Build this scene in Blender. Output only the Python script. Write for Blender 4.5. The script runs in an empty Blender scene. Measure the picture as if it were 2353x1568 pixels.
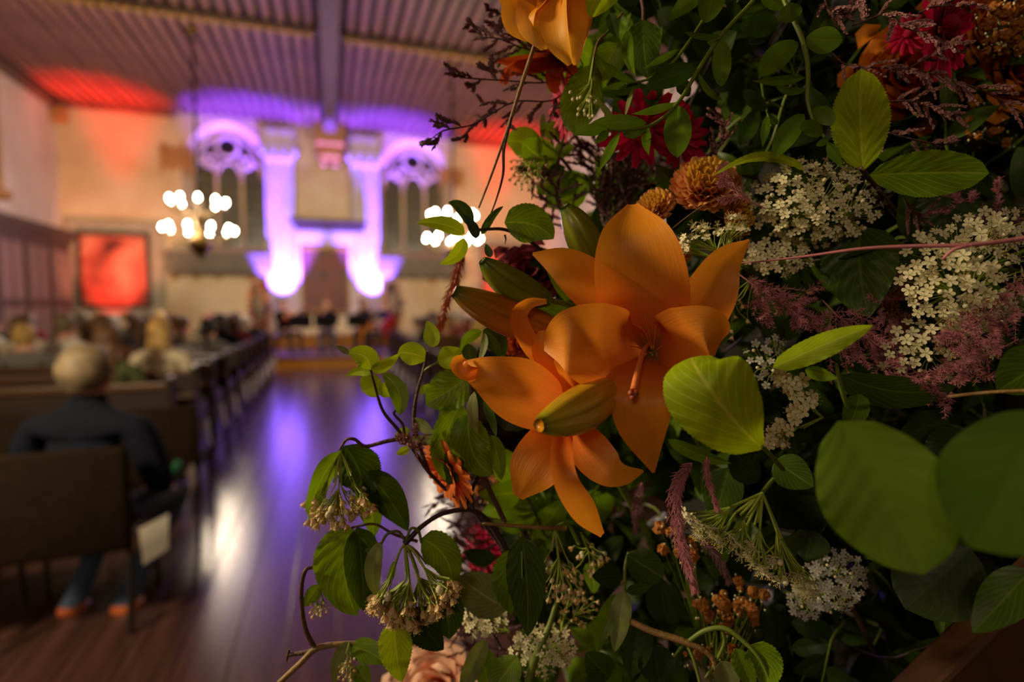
import bpy, bmesh, math, random
from mathutils import Vector, Matrix
from mathutils.geometry import tessellate_polygon

SC = bpy.context.scene
COL = SC.collection
PI = math.pi
V = Vector

# ------------------------------------------------------------------ camera
F = 1250.0                      # focal length in pixels of the 2353 px wide frame
YAW, PITCH = math.radians(18.4), math.radians(3.84)
EYE = V((0, 0, 1.45))
FWD = V((math.sin(YAW) * math.cos(PITCH), math.cos(YAW) * math.cos(PITCH), -math.sin(PITCH)))
RGT = V((math.cos(YAW), -math.sin(YAW), 0))
UPV = RGT.cross(FWD)
cam = bpy.data.cameras.new('camera')
cam.sensor_width = 36
cam.lens = F / 2353 * 36
cam.clip_start = 0.02
cam.dof.use_dof = True
cam.dof.focus_distance = 0.40
cam.dof.aperture_fstop = 2.5
cam_o = bpy.data.objects.new('camera', cam)
COL.objects.link(cam_o)
cam_o.location = EYE
cam_o.rotation_euler = (PI / 2 - PITCH, 0, -YAW)
SC.camera = cam_o

# ------------------------------------------------------------------ colour management, world, lights
SC.view_settings.view_transform = 'Standard'
SC.view_settings.look = 'None'
SC.view_settings.exposure = 0.0
SC.view_settings.gamma = 1.0
SC.view_settings.use_curve_mapping = False
SC.cycles.use_denoising = True
SC.cycles.caustics_reflective = False
SC.cycles.caustics_refractive = False
SC.cycles.max_bounces = 6
SC.cycles.diffuse_bounces = 4
SC.cycles.glossy_bounces = 3
SC.cycles.transmission_bounces = 4
SC.cycles.sample_clamp_indirect = 6

w = bpy.data.worlds.new('world')
w.use_nodes = True
w.node_tree.nodes['Background'].inputs[0].default_value = (0.02, 0.018, 0.016, 1)
SC.world = w

def light(name, kind, loc, power, color, size=0.1, aim=None, spot=60, blend=0.5, sizey=None):
    d = bpy.data.lights.new(name, kind)
    d.energy = power
    d.color = color
    if kind == 'AREA':
        d.size = size
        if sizey:
            d.shape = 'RECTANGLE'; d.size_y = sizey
    else:
        d.shadow_soft_size = size
    if kind == 'SPOT':
        d.spot_size = math.radians(spot); d.spot_blend = blend
    o = bpy.data.objects.new(name, d)
    o.location = loc
    if aim is not None:
        o.rotation_euler = (V(aim) - V(loc)).to_track_quat('-Z', 'Y').to_euler()
    COL.objects.link(o)
    return o

WARM = (1.0, 0.80, 0.56)
HW = 6.3       # half width of the hall
D = 16.5       # far wall
CZ = 6.43      # ceiling height
CHZ = 2.95
# two chandeliers in view, then two unseen lamps added to light the foreground
light('chandelier_or_fill_light', 'POINT', (-2.4, 11.5, CHZ), 420, WARM, 0.5)
light('chandelier_or_fill_light', 'POINT', (2.5, 11.5, CHZ), 420, WARM, 0.5)
light('chandelier_or_fill_light', 'POINT', (-2.3, 1.5, 2.6), 420, (1.0, 0.78, 0.46), 0.25)  # unseen warm lamp added at the left to light the flowers
light('chandelier_or_fill_light', 'POINT', (-2.45, -3.5, CHZ), 110, WARM, 0.4)  # unseen fill lamp added behind the camera
# violet uplights on the stage, in front of the pilasters
VIO = (0.16, 0.075, 1.0)
VIO2 = (0.10, 0.015, 1.0)
for sx in (-1.24, 1.16):
    light('violet_uplight', 'SPOT', (sx, 15.66, 0.98), 9000, VIO, 0.05, (sx, 16.36, 4.3), 54, 0.45)
    light('violet_uplight', 'SPOT', (sx, 15.3, 0.95), 8500, VIO2, 0.04, (sx + (-0.75 if sx < 0 else 0.75), 15.72, 6.4), 29, 0.08)
# red uplights at the foot of the paintings
for s in (-1, 1):
    light('red_uplight', 'SPOT', (s * 5.0, 14.6, 0.9), 430, (1.0, 0.46, 0.28), 0.1, (s * 5.0, 16.5, 4.7), 90, 1.0)
    light('red_uplight', 'SPOT', (s * 5.2, 15.3, 0.75), 170, (1.0, 0.05, 0.03), 0.05, (s * 5.2, 16.45, 2.2), 62, 0.6)
    light('red_uplight', 'SPOT', (s * 5.0, 15.45, 0.7), 8000, (1.0, 0.004, 0.004), 0.06, (s * 4.95, 15.5, 6.4), 32, 1.0)

# ------------------------------------------------------------------ helpers
def P(px, py, d):
    """the point seen at (px, py) at distance d along the view axis"""
    return EYE + FWD * d + RGT * ((px - 1176.5) / F * d) + UPV * ((784 - py) / F * d)

def atY(px, py, Y):
    q = FWD + RGT * ((px - 1176.5) / F) + UPV * ((784 - py) / F)
    return EYE + q * ((Y - EYE.y) / q.y)

def atZ(px, py, Z):
    q = FWD + RGT * ((px - 1176.5) / F) + UPV * ((784 - py) / F)
    return EYE + q * ((Z - EYE.z) / q.z)

def obj(name, bm, mat=None, parent=None, loc=None, smooth=False, mats=None):
    me = bpy.data.meshes.new(name)
    if loc is not None:
        bmesh.ops.translate(bm, verts=bm.verts, vec=-V(loc))
    bm.to_mesh(me); bm.free()
    for m in (mats or ([mat] if mat else [])):
        me.materials.append(m)
    if smooth:
        me.polygons.foreach_set('use_smooth', [True] * len(me.polygons))
    return link(name, me, parent, loc)

def link(name, me, parent=None, loc=None):
    o = bpy.data.objects.new(name, me)
    COL.objects.link(o)
    if loc is not None:
        o.location = loc
    if parent:
        o.parent = parent
        if loc is not None:
            o.location = V(loc) - wloc(parent)
    return o

def wloc(o):
    """world location of an object whose ancestors are unrotated"""
    p = V(o.location)
    while o.parent:
        o = o.parent
        p = p + V(o.location)
    return p

def tag(o, label=None, cat=None, group=None, kind=None):
    if label: o['label'] = label
    if cat: o['category'] = cat
    if group: o['group'] = group
    if kind: o['kind'] = kind
    return o

def empty(name, loc, label, cat, group=None, rz=0):
    o = bpy.data.objects.new(name, None)
    o.empty_display_size = 0.02
    COL.objects.link(o)
    o.location = loc
    o.rotation_euler = (0, 0, rz)
    return tag(o, label, cat, group)

def B(): return bmesh.new()

def box(bm, x0, x1, y0, y1, z0, z1, bev=0, mi=0):
    vs = [bm.verts.new((x, y, z)) for x in (x0, x1) for y in (y0, y1) for z in (z0, z1)]
    fs = [(0, 1, 3, 2), (4, 6, 7, 5), (0, 4, 5, 1), (2, 3, 7, 6), (0, 2, 6, 4), (1, 5, 7, 3)]
    faces = [bm.faces.new([vs[i] for i in f]) for f in fs]
    for f in faces: f.material_index = mi
    if bev:
        es = list({e for f in faces for e in f.edges})
        bmesh.ops.bevel(bm, geom=es, offset=bev, segments=2, affect='EDGES', profile=0.5)
    return bm

def frame_of(t, hint=None):
    t = t.normalized()
    h = hint if hint is not None else (V((0, 0, 1)) if abs(t.z) < 0.9 else V((1, 0, 0)))
    a = t.cross(h)
    if a.length < 1e-6: a = t.cross(V((0.3, 0.9, 0.2)))
    a.normalize()
    return a, a.cross(t).normalized()

def spline(pts, n):
    """Catmull-Rom through pts (lists of equal length floats or Vectors), n+1 samples"""
    k = len(pts) - 1
    out = []
    for i in range(n + 1):
        s = i / n * k
        j = min(int(s), k - 1); u = s - j
        p1, p2 = pts[j], pts[j + 1]
        p0 = pts[j - 1] if j > 0 else p1 * 2 - p2
        p3 = pts[j + 2] if j + 2 <= k else p2 * 2 - p1
        out.append((p1 * 2 + (p2 - p0) * u + (p0 * 2 - p1 * 5 + p2 * 4 - p3) * (u * u) + (p1 * 3 - p0 - p2 * 3 + p3) * (u ** 3)) * 0.5)
    return out

def tube(bm, pts, r, seg=8, n=None, cap=True, mi=0):
    pts = [V(p) for p in pts]
    if n: 
        rr = r if isinstance(r, (list, tuple)) else [r] * len(pts)
        rs = spline([float(x) for x in rr], n); pts = spline(pts, n)
    else:
        rs = r if isinstance(r, (list, tuple)) else [r] * len(pts)
    rings = []; a = None
    for i, p in enumerate(pts):
        t = pts[min(i + 1, len(pts) - 1)] - pts[max(i - 1, 0)]
        if t.length < 1e-9: t = V((0, 0, 1))
        t.normalize()
        if a is None: a, b = frame_of(t)
        else:
            a = a - t * a.dot(t)
            if a.length < 1e-6: a, b = frame_of(t)
            a.normalize(); b = a.cross(t)
        rings.append([bm.verts.new(p + (a * math.cos(k * 2 * PI / seg) + b * math.sin(k * 2 * PI / seg)) * max(rs[i], 1e-5)) for k in range(seg)])
    for i in range(len(rings) - 1):
        for k in range(seg):
            f = bm.faces.new((rings[i][k], rings[i][(k + 1) % seg], rings[i + 1][(k + 1) % seg], rings[i + 1][k]))
            f.material_index = mi
    if cap:
        bm.faces.new(rings[0]).material_index = mi
        bm.faces.new(rings[-1][::-1]).material_index = mi
    return bm

def lathe(bm, prof, c=(0, 0, 0), seg=16, mod=None, mi=0):
    c = V(c); rings = []
    for r, z in prof:
        rings.append([bm.verts.new(c + V((max(r, 1e-5) * math.cos(k * 2 * PI / seg), max(r, 1e-5) * math.sin(k * 2 * PI / seg), z))) for k in range(seg)])
    for i in range(len(rings) - 1):
        for k in range(seg):
            bm.faces.new((rings[i][k], rings[i][(k + 1) % seg], rings[i + 1][(k + 1) % seg], rings[i + 1][k])).material_index = mi
    bm.faces.new(rings[0][::-1]).material_index = mi
    bm.faces.new(rings[-1]).material_index = mi
    return bm

def ball(bm, c, r, seg=10, rings=6, sq=(1, 1, 1), mi=0):
    c = V(c)
    prof = [(math.sin(PI * i / rings), -math.cos(PI * i / rings)) for i in range(rings + 1)]
    vs = []
    for i, (rr, z) in enumerate(prof):
        if i in (0, rings): vs.append([bm.verts.new(c + V((0, 0, z * r * sq[2])))])
        else: vs.append([bm.verts.new(c + V((rr * r * sq[0] * math.cos(k * 2 * PI / seg), rr * r * sq[1] * math.sin(k * 2 * PI / seg), z * r * sq[2]))) for k in range(seg)])
    for i in range(rings):
        A, Bq = vs[i], vs[i + 1]
        for k in range(seg):
            k2 = (k + 1) % seg
            if len(A) == 1: f = bm.faces.new((A[0], Bq[k2], Bq[k]))
            elif len(Bq) == 1: f = bm.faces.new((A[k], A[k2], Bq[0]))
            else: f = bm.faces.new((A[k], A[k2], Bq[k2], Bq[k]))
            f.material_index = mi
    return bm

# ------------------------------------------------------------------ materials
MATS = {}
def mat(name, base, rough=0.6, noise=0.0, nscale=8.0, col2=None, metallic=0.0, trans=0.0, emit=None, estr=0.0,
        bump=0.0, bscale=40.0, stretch=None, spec=0.5, veins=None, coat=0.0, kind=None, detail=4):
    if name in MATS: return MATS[name]
    m = bpy.data.materials.new(name); m.use_nodes = True
    nt = m.node_tree; N = nt.nodes; L = nt.links
    bs = N['Principled BSDF']; out = N['Material Output']
    bs.inputs['Base Color'].default_value = (*base, 1)
    bs.inputs['Roughness'].default_value = rough
    bs.inputs['Metallic'].default_value = metallic
    bs.inputs['Specular IOR Level'].default_value = spec
    if coat:
        bs.inputs['Coat Weight'].default_value = coat
    if emit:
        bs.inputs['Emission Color'].default_value = (*emit, 1)
        bs.inputs['Emission Strength'].default_value = estr
    colsock = None
    tc = N.new('ShaderNodeTexCoord')
    if noise or bump:
        src = tc.outputs['Object']
        if stretch:
            mp = N.new('ShaderNodeMapping'); mp.inputs['Scale'].default_value = stretch
            L.new(src, mp.inputs['Vector']); src = mp.outputs[0]
    if noise:
        nz = N.new('ShaderNodeTexNoise'); nz.inputs['Scale'].default_value = nscale; nz.inputs['Detail'].default_value = detail
        L.new(src, nz.inputs['Vector'])
        cr = N.new('ShaderNodeValToRGB')
        c2 = col2 or tuple(max(0, c * (1 - noise)) for c in base)
        cr.color_ramp.elements[0].position = 0.35; cr.color_ramp.elements[0].color = (*c2, 1)
        cr.color_ramp.elements[1].position = 0.65; cr.color_ramp.elements[1].color = (*base, 1)
        L.new(nz.outputs['Fac'], cr.inputs[0]); colsock = cr.outputs[0]
    if veins:
        # veins = (vein colour, side vein count, slant, strength); uses the UV map: u along the blade, v across it
        vc, cnt, slant, st = veins
        sp = N.new('ShaderNodeSeparateXYZ'); L.new(tc.outputs['UV'], sp.inputs[0])
        def M(op, a, b=None, c=None):
            n = N.new('ShaderNodeMath'); n.operation = op
            for i, x in enumerate((a, b, c)):
                if x is None: continue
                if isinstance(x, (int, float)): n.inputs[i].default_value = x
                else: L.new(x, n.inputs[i])
            return n.outputs[0]
        av = M('ABSOLUTE', M('MULTIPLY_ADD', sp.outputs[1], 2.0, -1.0))
        ph = M('MULTIPLY', M('SUBTRACT', sp.outputs[0], M('MULTIPLY', M('POWER', av, 0.8), slant)), float(cnt))
        fr = M('ABSOLUTE', M('SUBTRACT', M('FRACT', ph), 0.5))
        side = M('MULTIPLY', M('LESS_THAN', fr, 0.045), 0.7)
        side2 = M('MULTIPLY', M('SUBTRACT', 0.11, fr), 6.0)
        side2 = M('MAXIMUM', side2, 0.0)
        mid = M('MAXIMUM', M('MULTIPLY', M('SUBTRACT', 0.07, av), 14.0), 0.0)
        fac = M('MINIMUM', M('MULTIPLY', M('MAXIMUM', side2, mid), st), 1.0)
        mx = N.new('ShaderNodeMix'); mx.data_type = 'RGBA'
        L.new(fac, mx.inputs['Factor'])
        if colsock: L.new(colsock, mx.inputs['A'])
        else: mx.inputs['A'].default_value = (*base, 1)
        mx.inputs['B'].default_value = (*vc, 1)
        colsock = mx.outputs['Result']
    if colsock: L.new(colsock, bs.inputs['Base Color'])
    if bump:
        nb = N.new('ShaderNodeTexNoise'); nb.inputs['Scale'].default_value = bscale; nb.inputs['Detail'].default_value = 4
        L.new(src, nb.inputs['Vector'])
        bp = N.new('ShaderNodeBump'); bp.inputs['Strength'].default_value = bump; bp.inputs['Distance'].default_value = 0.01
        L.new(nb.outputs['Fac'], bp.inputs['Height']); L.new(bp.outputs[0], bs.inputs['Normal'])
    if trans:
        tr = N.new('ShaderNodeBsdfTranslucent')
        if colsock:
            tm = N.new('ShaderNodeMix'); tm.data_type = 'RGBA'; tm.blend_type = 'MULTIPLY'; tm.inputs['Factor'].default_value = 1
            tm.inputs['B'].default_value = (1.15, 1.1, 0.45, 1) if veins else (1, 1, 1, 1)
            L.new(colsock, tm.inputs['A']); L.new(tm.outputs['Result'], tr.inputs['Color'])
        else: tr.inputs['Color'].default_value = (*base, 1)
        ms = N.new('ShaderNodeMixShader'); ms.inputs[0].default_value = trans
        L.new(bs.outputs[0], ms.inputs[1]); L.new(tr.outputs[0], ms.inputs[2]); L.new(ms.outputs[0], out.inputs[0])
    MATS[name] = m
    return m

def S(r, g, b):
    """sRGB 0-255 to linear"""
    return tuple(((c / 255) / 12.92 if c / 255 <= 0.04045 else ((c / 255 + 0.055) / 1.055) ** 2.4) for c in (r, g, b))
# ================================================================== the hall
M_PLAST = mat('cream_plaster', S(226, 205, 165), 0.85, noise=1, nscale=0.9, col2=S(205, 176, 132), bump=0.15, bscale=6)
M_SIDE = mat('pale_plaster', S(214, 200, 190), 0.85, noise=1, nscale=0.8, col2=S(196, 178, 164), bump=0.1, bscale=5)
M_OCHRE = mat('ochre_bare_plaster', S(186, 134, 82), 0.9, noise=0.3, nscale=3)
M_STONE = mat('grey_stone', S(128, 116, 100), 0.8, noise=0.25, nscale=5, bump=0.1)
M_STONEL = mat('pale_grey_stone', S(176, 166, 142), 0.8, noise=0.2, nscale=5)
M_CEIL = mat('ceiling_board_wood', S(142, 96, 84), 0.55, noise=0.5, nscale=3, stretch=(6, 0.4, 1))
M_CEILD = mat('ceiling_batten_wood', S(62, 40, 42), 0.6, noise=0.3, nscale=3, stretch=(6, 0.4, 1))
M_BEAM = mat('beam_wood', S(98, 76, 64), 0.6, noise=0.25, nscale=4)
M_GOLD = mat('gilded_wood', S(190, 142, 44), 0.5, noise=0.5, nscale=20)
M_FLOOR = mat('oiled_floor_wood', S(76, 50, 42), 0.22, noise=1, nscale=2.2, col2=S(52, 32, 28), stretch=(7, 0.5, 1), bump=0.05, bscale=9, spec=0.8)
M_PEW = mat('dark_pew_wood', S(46, 28, 18), 0.42, noise=0.4, nscale=4, stretch=(0.4, 3, 6))
M_PEWT = mat('brown_pew_rail', S(84, 52, 30), 0.4, noise=0.3, nscale=5)
M_PAPER = mat('white_paper', S(240, 236, 224), 0.8, trans=0.5)
M_GLASS = mat('leaded_glass', S(108, 104, 76), 0.35, noise=0.3, nscale=2.5, spec=0.6)
M_LEAD = mat('window_lead', S(60, 58, 50), 0.5)
M_DARKWOOD = mat('cabinet_wood', S(76, 58, 46), 0.5, noise=0.35, nscale=4, stretch=(4, 4, 0.6))
M_BLACK = mat('black_metal', S(22, 20, 22), 0.4)
M_BRASS = mat('polished_brass', S(84, 64, 32), 0.4, metallic=1.0)
M_BULB = mat('lit_bulb', (1, 1, 1), 0.3, emit=(1.0, 0.86, 0.62), estr=90)

def struct(name, bm, m, parent=None, smooth=False):
    o = obj(name, bm, m, parent, smooth=smooth)
    if parent is None: o['kind'] = 'structure'
    return o

# floor: a subfloor and individual planks running down the aisle
f = struct('floor', box(B(), -HW, HW, -6, D, -0.12, -0.03), M_DARKWOOD)
pw = 0.21
plank = None
n = int(2 * HW / pw)
for i in range(n):
    x = -HW + pw * i
    if plank is None:
        plank = obj('plank', box(B(), 0.002, pw - 0.002, -6, D, -0.03, 0, 0.002), M_FLOOR, f).data
        continue
    o = link('plank', plank, f); o.location = (x, 0, 0.0006 * ((i * 7) % 3 - 1))
# ceiling: backing plus boards with recessed joints
c = struct('ceiling', box(B(), -HW, HW, -6, D, CZ + 0.05, CZ + 0.12), M_CEILD)
bw = 0.23; board = None
for i in range(int(2 * HW / bw) + 1):
    if board is None:
        o = obj('board', box(B(), 0.0, bw * 0.55, -6, D, CZ - 0.05, CZ + 0.05, 0.02), M_CEIL, c); board = o.data
    else: o = link('board', board, c)
    o.location = (-HW + bw * i, 0, 0.012 * ((i * 5) % 3 - 1))
# central longitudinal beam and the gilded rope mouldings across the ceiling
struct('trim_1', box(B(), -0.08, 0.24, -6, D - 0.5, CZ - 0.30, CZ, 0.03), M_BEAM)
bm = B(); box(bm, -0.30, 0.46, D - 0.62, D, CZ - 0.62, CZ, 0.05); box(bm, -0.2, 0.36, D - 0.45, D, CZ - 0.95, CZ - 0.6, 0.08)
struct('trim_2', bm, M_GOLD)
def rope_trim(name, Y):
    t = struct(name, box(B(), -HW, HW, Y - 0.09, Y + 0.09, CZ - 0.12, CZ - 0.02, 0.02), M_BEAM)
    bm = B()
    k = 0; x = -HW + 0.1
    while x < HW - 0.05:
        if not -0.12 < x < 0.28:
            ball(bm, (x, Y, CZ - 0.155), 0.075, 8, 5, (1.0, 1.1, 0.7))
        x += 0.165
    o = struct('bead', bm, M_GOLD, t, True); o['kind'] = 'stuff'
rope_trim('trim_3', 10.7)
rope_trim('trim_4', 4.9)

# far wall with two arched window openings
def arch(cx, hw, z0, zs, zt, n=12, off=0.0):
    """pointed-round arch outline, counter-clockwise from bottom left seen from the hall"""
    pts = [(cx - hw - off, z0 - off), (cx + hw + off, z0 - off)]
    for i in range(n + 1):
        a = i / n * PI
        pts.append((cx + (hw + off) * math.cos(a), zs + (zt - zs + off) * (math.sin(a) ** 0.92)))
    return pts
WIN = ((-2.55, 0.93), (2.45, 0.98))
Z0, ZS, ZT = 2.95, 4.9, 6.15
outer = [(-HW, 0), (HW, 0), (HW, CZ + 0.1), (-HW, CZ + 0.1)]
holes = [arch(cx, hw, Z0, ZS, ZT, off=0.16) for cx, hw in WIN]
bm = B()
allp = outer + sum(holes, [])
vs = [bm.verts.new((x, D, z)) for x, z in allp]
for tri in tessellate_polygon([[V((x, z, 0)) for x, z in outer]] + [[V((x, z, 0)) for x, z in h] for h in holes]):
    try: bm.faces.new([vs[i] for i in tri])
    except ValueError: pass
box(bm, -HW - 0.2, HW + 0.2, D + 0.62, D + 0.7, 0, CZ + 0.1)
struct('wall_far', bm, M_PLAST)
random.seed(4)
for wi, ((cx, hw), h) in enumerate(zip(WIN, holes)):
    # splayed reveal, plastered
    bm = B(); inner = arch(cx, hw, Z0, ZS, ZT, off=-0.10)
    A = [bm.verts.new((x, D, z)) for x, z in h]; Bq = [bm.verts.new((x, D + 0.5, z)) for x, z in inner]
    for i in range(len(A)):
        j = (i + 1) % len(A); bm.faces.new((A[i], A[j], Bq[j], Bq[i]))
    win = struct('window_%d' % (wi + 1), bm, M_PLAST)
    # glass panes held in lead: rows and columns of quarries
    bm = B()
    ncol = 6; dz = 0.34
    ilo = [(cx - hw + 0.1), (cx + hw - 0.1)]
    cw = (ilo[1] - ilo[0]) / ncol
    pane = None
    z = Z0 + 0.06; r = 0
    while z < ZT - 0.25:
        for k in range(ncol):
            xc = ilo[0] + cw * (k + 0.5)
            if z + dz > ZS:
                q = abs((xc - cx) / (hw - 0.1))
                if q < 1 and z + dz * 0.5 > ZS + (ZT - ZS - 0.1) * math.sqrt(max(0, 1 - q * q)): continue
            if pane is None:
                o = obj('pane', box(B(), -cw / 2 + 0.012, cw / 2 - 0.012, -0.006, 0.006, 0.012, dz - 0.012), M_GLASS, win); pane = o.data
            else: o = link('pane', pane, win)
            o.location = (xc, D + 0.47, z)
            o.rotation_euler = (random.uniform(-0.03, 0.03), 0, random.uniform(-0.03, 0.03))
        z += dz; r += 1
    obj('backing', box(B(), cx - hw - .2, cx + hw + .2, D + 0.5, D + 0.54, Z0 - .3, ZT + .2), M_LEAD, win)
    # stone tracery: mullions, pointed lights, round eye
    bm = B()
    yy = D + 0.27
    zs2 = ZS - 0.1
    for mx in (-hw / 3, hw / 3):
        tube(bm, [(cx + mx, yy, Z0), (cx + mx, yy, zs2 + 0.1)], 0.045, 6)
    for k in (-1, 0, 1):
        mxc = cx + k * hw * 0.64; ww = hw * 0.31
        pts = [(mxc + ww * math.cos(a), yy, zs2 + 0.1 + 0.42 * math.sin(a)) for a in [PI * i / 10 for i in range(11)]]
        tube(bm, pts, 0.055, 6)
    for rr, ex, ez in ((0.27, cx - 0.02, ZT - 0.42), (0.15, cx + 0.42, ZS + 0.42), (0.15, cx - 0.45, ZS + 0.42)):
        pts = [(ex + rr * math.cos(a), yy, ez + rr * math.sin(a)) for a in [2 * PI * i / 16 for i in range(17)]]
        tube(bm, pts, 0.055, 6, cap=False)
    tube(bm, [(x, yy, z) for x, z in arch(cx, hw - 0.14, Z0, ZS, ZT - 0.12)[2:]], 0.04, 6)
    obj('tracery', bm, M_PLAST, win, smooth=True)
    e = obj('eye_pane', lathe(B(), [(0.0, -0.01), (0.22, -0.01), (0.22, 0.01), (0, 0.01)], (0, 0, 0), 20), M_BLACK, win)
    e.location = (cx - 0.02, yy + 0.04, ZT - 0.42); e.rotation_euler = (PI / 2, 0, 0)
    # projecting stone sill
    sx = (-1 if wi == 0 else 1)
    bm = B(); box(bm, cx - hw - 0.55, cx + hw + 0.16, D - 0.35, D + 0.4, Z0 - 0.62, Z0 - 0.10, 0.04)
    box(bm, cx - hw - 0.45, cx + hw + 0.1, D - 0.25, D, Z0 - 0.72, Z0 - 0.6, 0.03)
    if wi: bmesh.ops.scale(bm, vec=(-1, 1, 1), verts=bm.verts, space=Matrix.Translation((-cx, 0, 0))); bmesh.ops.reverse_faces(bm, faces=bm.faces)
    obj('window_sill', bm, M_STONE, win)

# ragged areas of ochre under-plaster left bare on the far wall
def patch(outl, y=D - 0.012, name='bare_plaster', th=0.01):
    bm = B(); vs = [bm.verts.new((x, y, z)) for x, z in outl]
    vb = [bm.verts.new((x, y + th, z)) for x, z in outl]
    for tri in tessellate_polygon([[V((x, z, 0)) for x, z in outl]]): bm.faces.new([vs[i] for i in tri])
    for i in range(len(vs)):
        j = (i + 1) % len(vs); bm.faces.new((vs[i], vs[j], vb[j], vb[i]))
    return bm
wf = bpy.data.objects['wall_far']
for px0, px1, y0, y1, mm in ((392, 612, 600, 648, 1), (895, 1060, 612, 655, 1), (365, 445, 330, 410, 0), (1010, 1065, 385, 440, 0)):
    a = atY(px0, y0, D); b = atY(px1, y1, D)
    pts = []
    nn = 16
    top = [(a.x + (b.x - a.x) * i / nn, a.z + (0 if mm else random.uniform(-.12, .12))) for i in range(nn + 1)]
    bot = [(b.x + (a.x - b.x) * i / nn, b.z + random.uniform(-0.02, 0.36 if mm else .3) * (1 if 0 < i < nn else 0)) for i in range(nn + 1)]
    obj('bare_plaster', patch(top + bot), M_OCHRE, wf)

# side and rear walls
struct('wall_left', box(B(), -HW - 0.2, -HW, -6, D + 0.2, 0, CZ + 0.1), M_SIDE)
struct('wall_right', box(B(), HW, HW + 0.2, -6, D + 0.2, 0, CZ + 0.1), M_SIDE)
struct('wall_rear', box(B(), -HW, HW, -6.2, -6, 0, CZ + 0.1), M_DARKWOOD)
# dark cornice where the ceiling meets the walls
struct('trim_5', box(B(), -HW, -HW + 0.16, -6, D, CZ - 0.26, CZ, 0.04), M_BEAM)
struct('trim_6', box(B(), HW - 0.16, HW, -6, D, CZ - 0.26, CZ, 0.04), M_BEAM)
bm = B(); box(bm, -HW, -3.7, D - 0.14, D, CZ - 0.16, CZ, 0.03); box(bm, 3.7, HW, D - 0.14, D, CZ - 0.16, CZ, 0.03)
struct('trim_7', bm, M_CEIL)
# a console carved under the ceiling in each far corner
for s in (-1, 1):
    b_ = box(B(), s * HW - 0.3, s * HW + 0.3, D - 0.35, D, CZ - 0.6, CZ - 0.15, 0.1)
    tag(obj('corner_console', b_, M_OCHRE), 'ochre carved console under the ceiling in the far %s corner' % ('left' if s < 0 else 'right'), 'bracket', 'corner consoles')

# ------------------------------------------------ altar front between the windows
al = empty('altarpiece', (0, D, 0.6), 'tall plastered altar front with two pilasters and a flat cornice between the windows', 'altar')
def part(name, bm, m, parent, **k): return obj(name, bm, m, parent, loc=wloc(parent), **k)
M_ALT = mat('altar_plaster', S(214, 200, 196), 0.7, noise=0.12, nscale=2)
for xa, xb in ((-1.62, -0.88), (0.62, 1.40)):
    bm = B(); box(bm, xa, xb, D - 0.22, D, 0.62, 5.55, 0.03)
    for k in range(3):
        xx = xa + 0.16 + k * (xb - xa - 0.32) / 2
        tube(bm, [(xx, D - 0.235, 1.9), (xx, D - 0.235, 5.3)], 0.055, 8)
    part('pilaster', bm, M_ALT, al, smooth=False)
    bm = B(); box(bm, xa - 0.1, xb + 0.1, D - 0.34, D, 5.5, 5.72, 0.04); box(bm, xa - 0.02, xb + 0.02, D - 0.28, D, 5.7, 6.2, 0.03)
    for k in range(3): ball(bm, (xa + 0.12 + k * (xb - xa - 0.24) / 2, D - 0.3, 5.42), 0.12, 8, 6)
    part('capital', bm, M_ALT, al)
    bm = B(); box(bm, xa - 0.12, xb + 0.12, D - 0.42, D, 0.62, 1.25, 0.03); box(bm, xa - 0.16, xb + 0.16, D - 0.46, D, 1.2, 1.34, 0.02)
    part('plinth', bm, M_ALT, al)
bm = B(); box(bm, -0.97, 1.02, D - 0.42, D, 3.66, 3.8, 0.02); box(bm, -0.9, 0.95, D - 0.34, D, 3.5, 3.66, 0.02)
part('cornice', bm, M_DARKWOOD, al)
part('frieze', box(B(), -0.86, 0.92, D - 0.24, D, 3.16, 3.5, 0.02), M_ALT, al)
part('jamb', box(B(), -0.86, -0.76, D - 0.2, D, 1.0, 3.16, 0.02), M_ALT, al)
part('jamb', box(B(), 0.52, 0.62, D - 0.2, D, 1.0, 3.16, 0.02), M_ALT, al)
part('upper_panel', box(B(), -0.86, 0.6, D - 0.05, D, 3.95, 5.3, 0.02), M_PLAST, al)
# painting above the altar
def canvas(name, cols, scale):
    m = bpy.data.materials.new(name); m.use_nodes = True
    N = m.node_tree.nodes; L = m.node_tree.links; bs = N['Principled BSDF']; bs.inputs['Roughness'].default_value = 0.45
    tc = N.new('ShaderNodeTexCoord'); nz = N.new('ShaderNodeTexNoise'); nz.inputs['Scale'].default_value = scale; nz.inputs['Detail'].default_value = 3
    nz.inputs['Distortion'].default_value = 0.6
    cr = N.new('ShaderNodeValToRGB'); cr.color_ramp.elements[0].color = (*cols[0], 1); cr.color_ramp.elements[0].position = 0.3
    cr.color_ramp.elements[1].color = (*cols[-1], 1); cr.color_ramp.elements[1].position = 0.7
    for i, cc in enumerate(cols[1:-1]):
        e = cr.color_ramp.elements.new(0.3 + 0.4 * (i + 1) / (len(cols) - 1)); e.color = (*cc, 1)
    L.new(tc.outputs['Object'], nz.inputs['Vector']); L.new(nz.outputs['Fac'], cr.inputs[0]); L.new(cr.outputs[0], bs.inputs['Base Color'])
    return m
M_CAN1 = canvas('altar_canvas', [S(60, 40, 44), S(112, 76, 62), S(126, 60, 56), S(84, 66, 92)], 1.6)
ap = empty('altar_painting', (-0.12, D - 0.2, 1.3), 'dark brown figure painting hanging in the middle of the altar front', 'painting')
part('canvas', box(B(), -0.74, 0.5, D - 0.16, D - 0.12, 1.28, 3.0), M_CAN1, ap)
bm = B()
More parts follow.
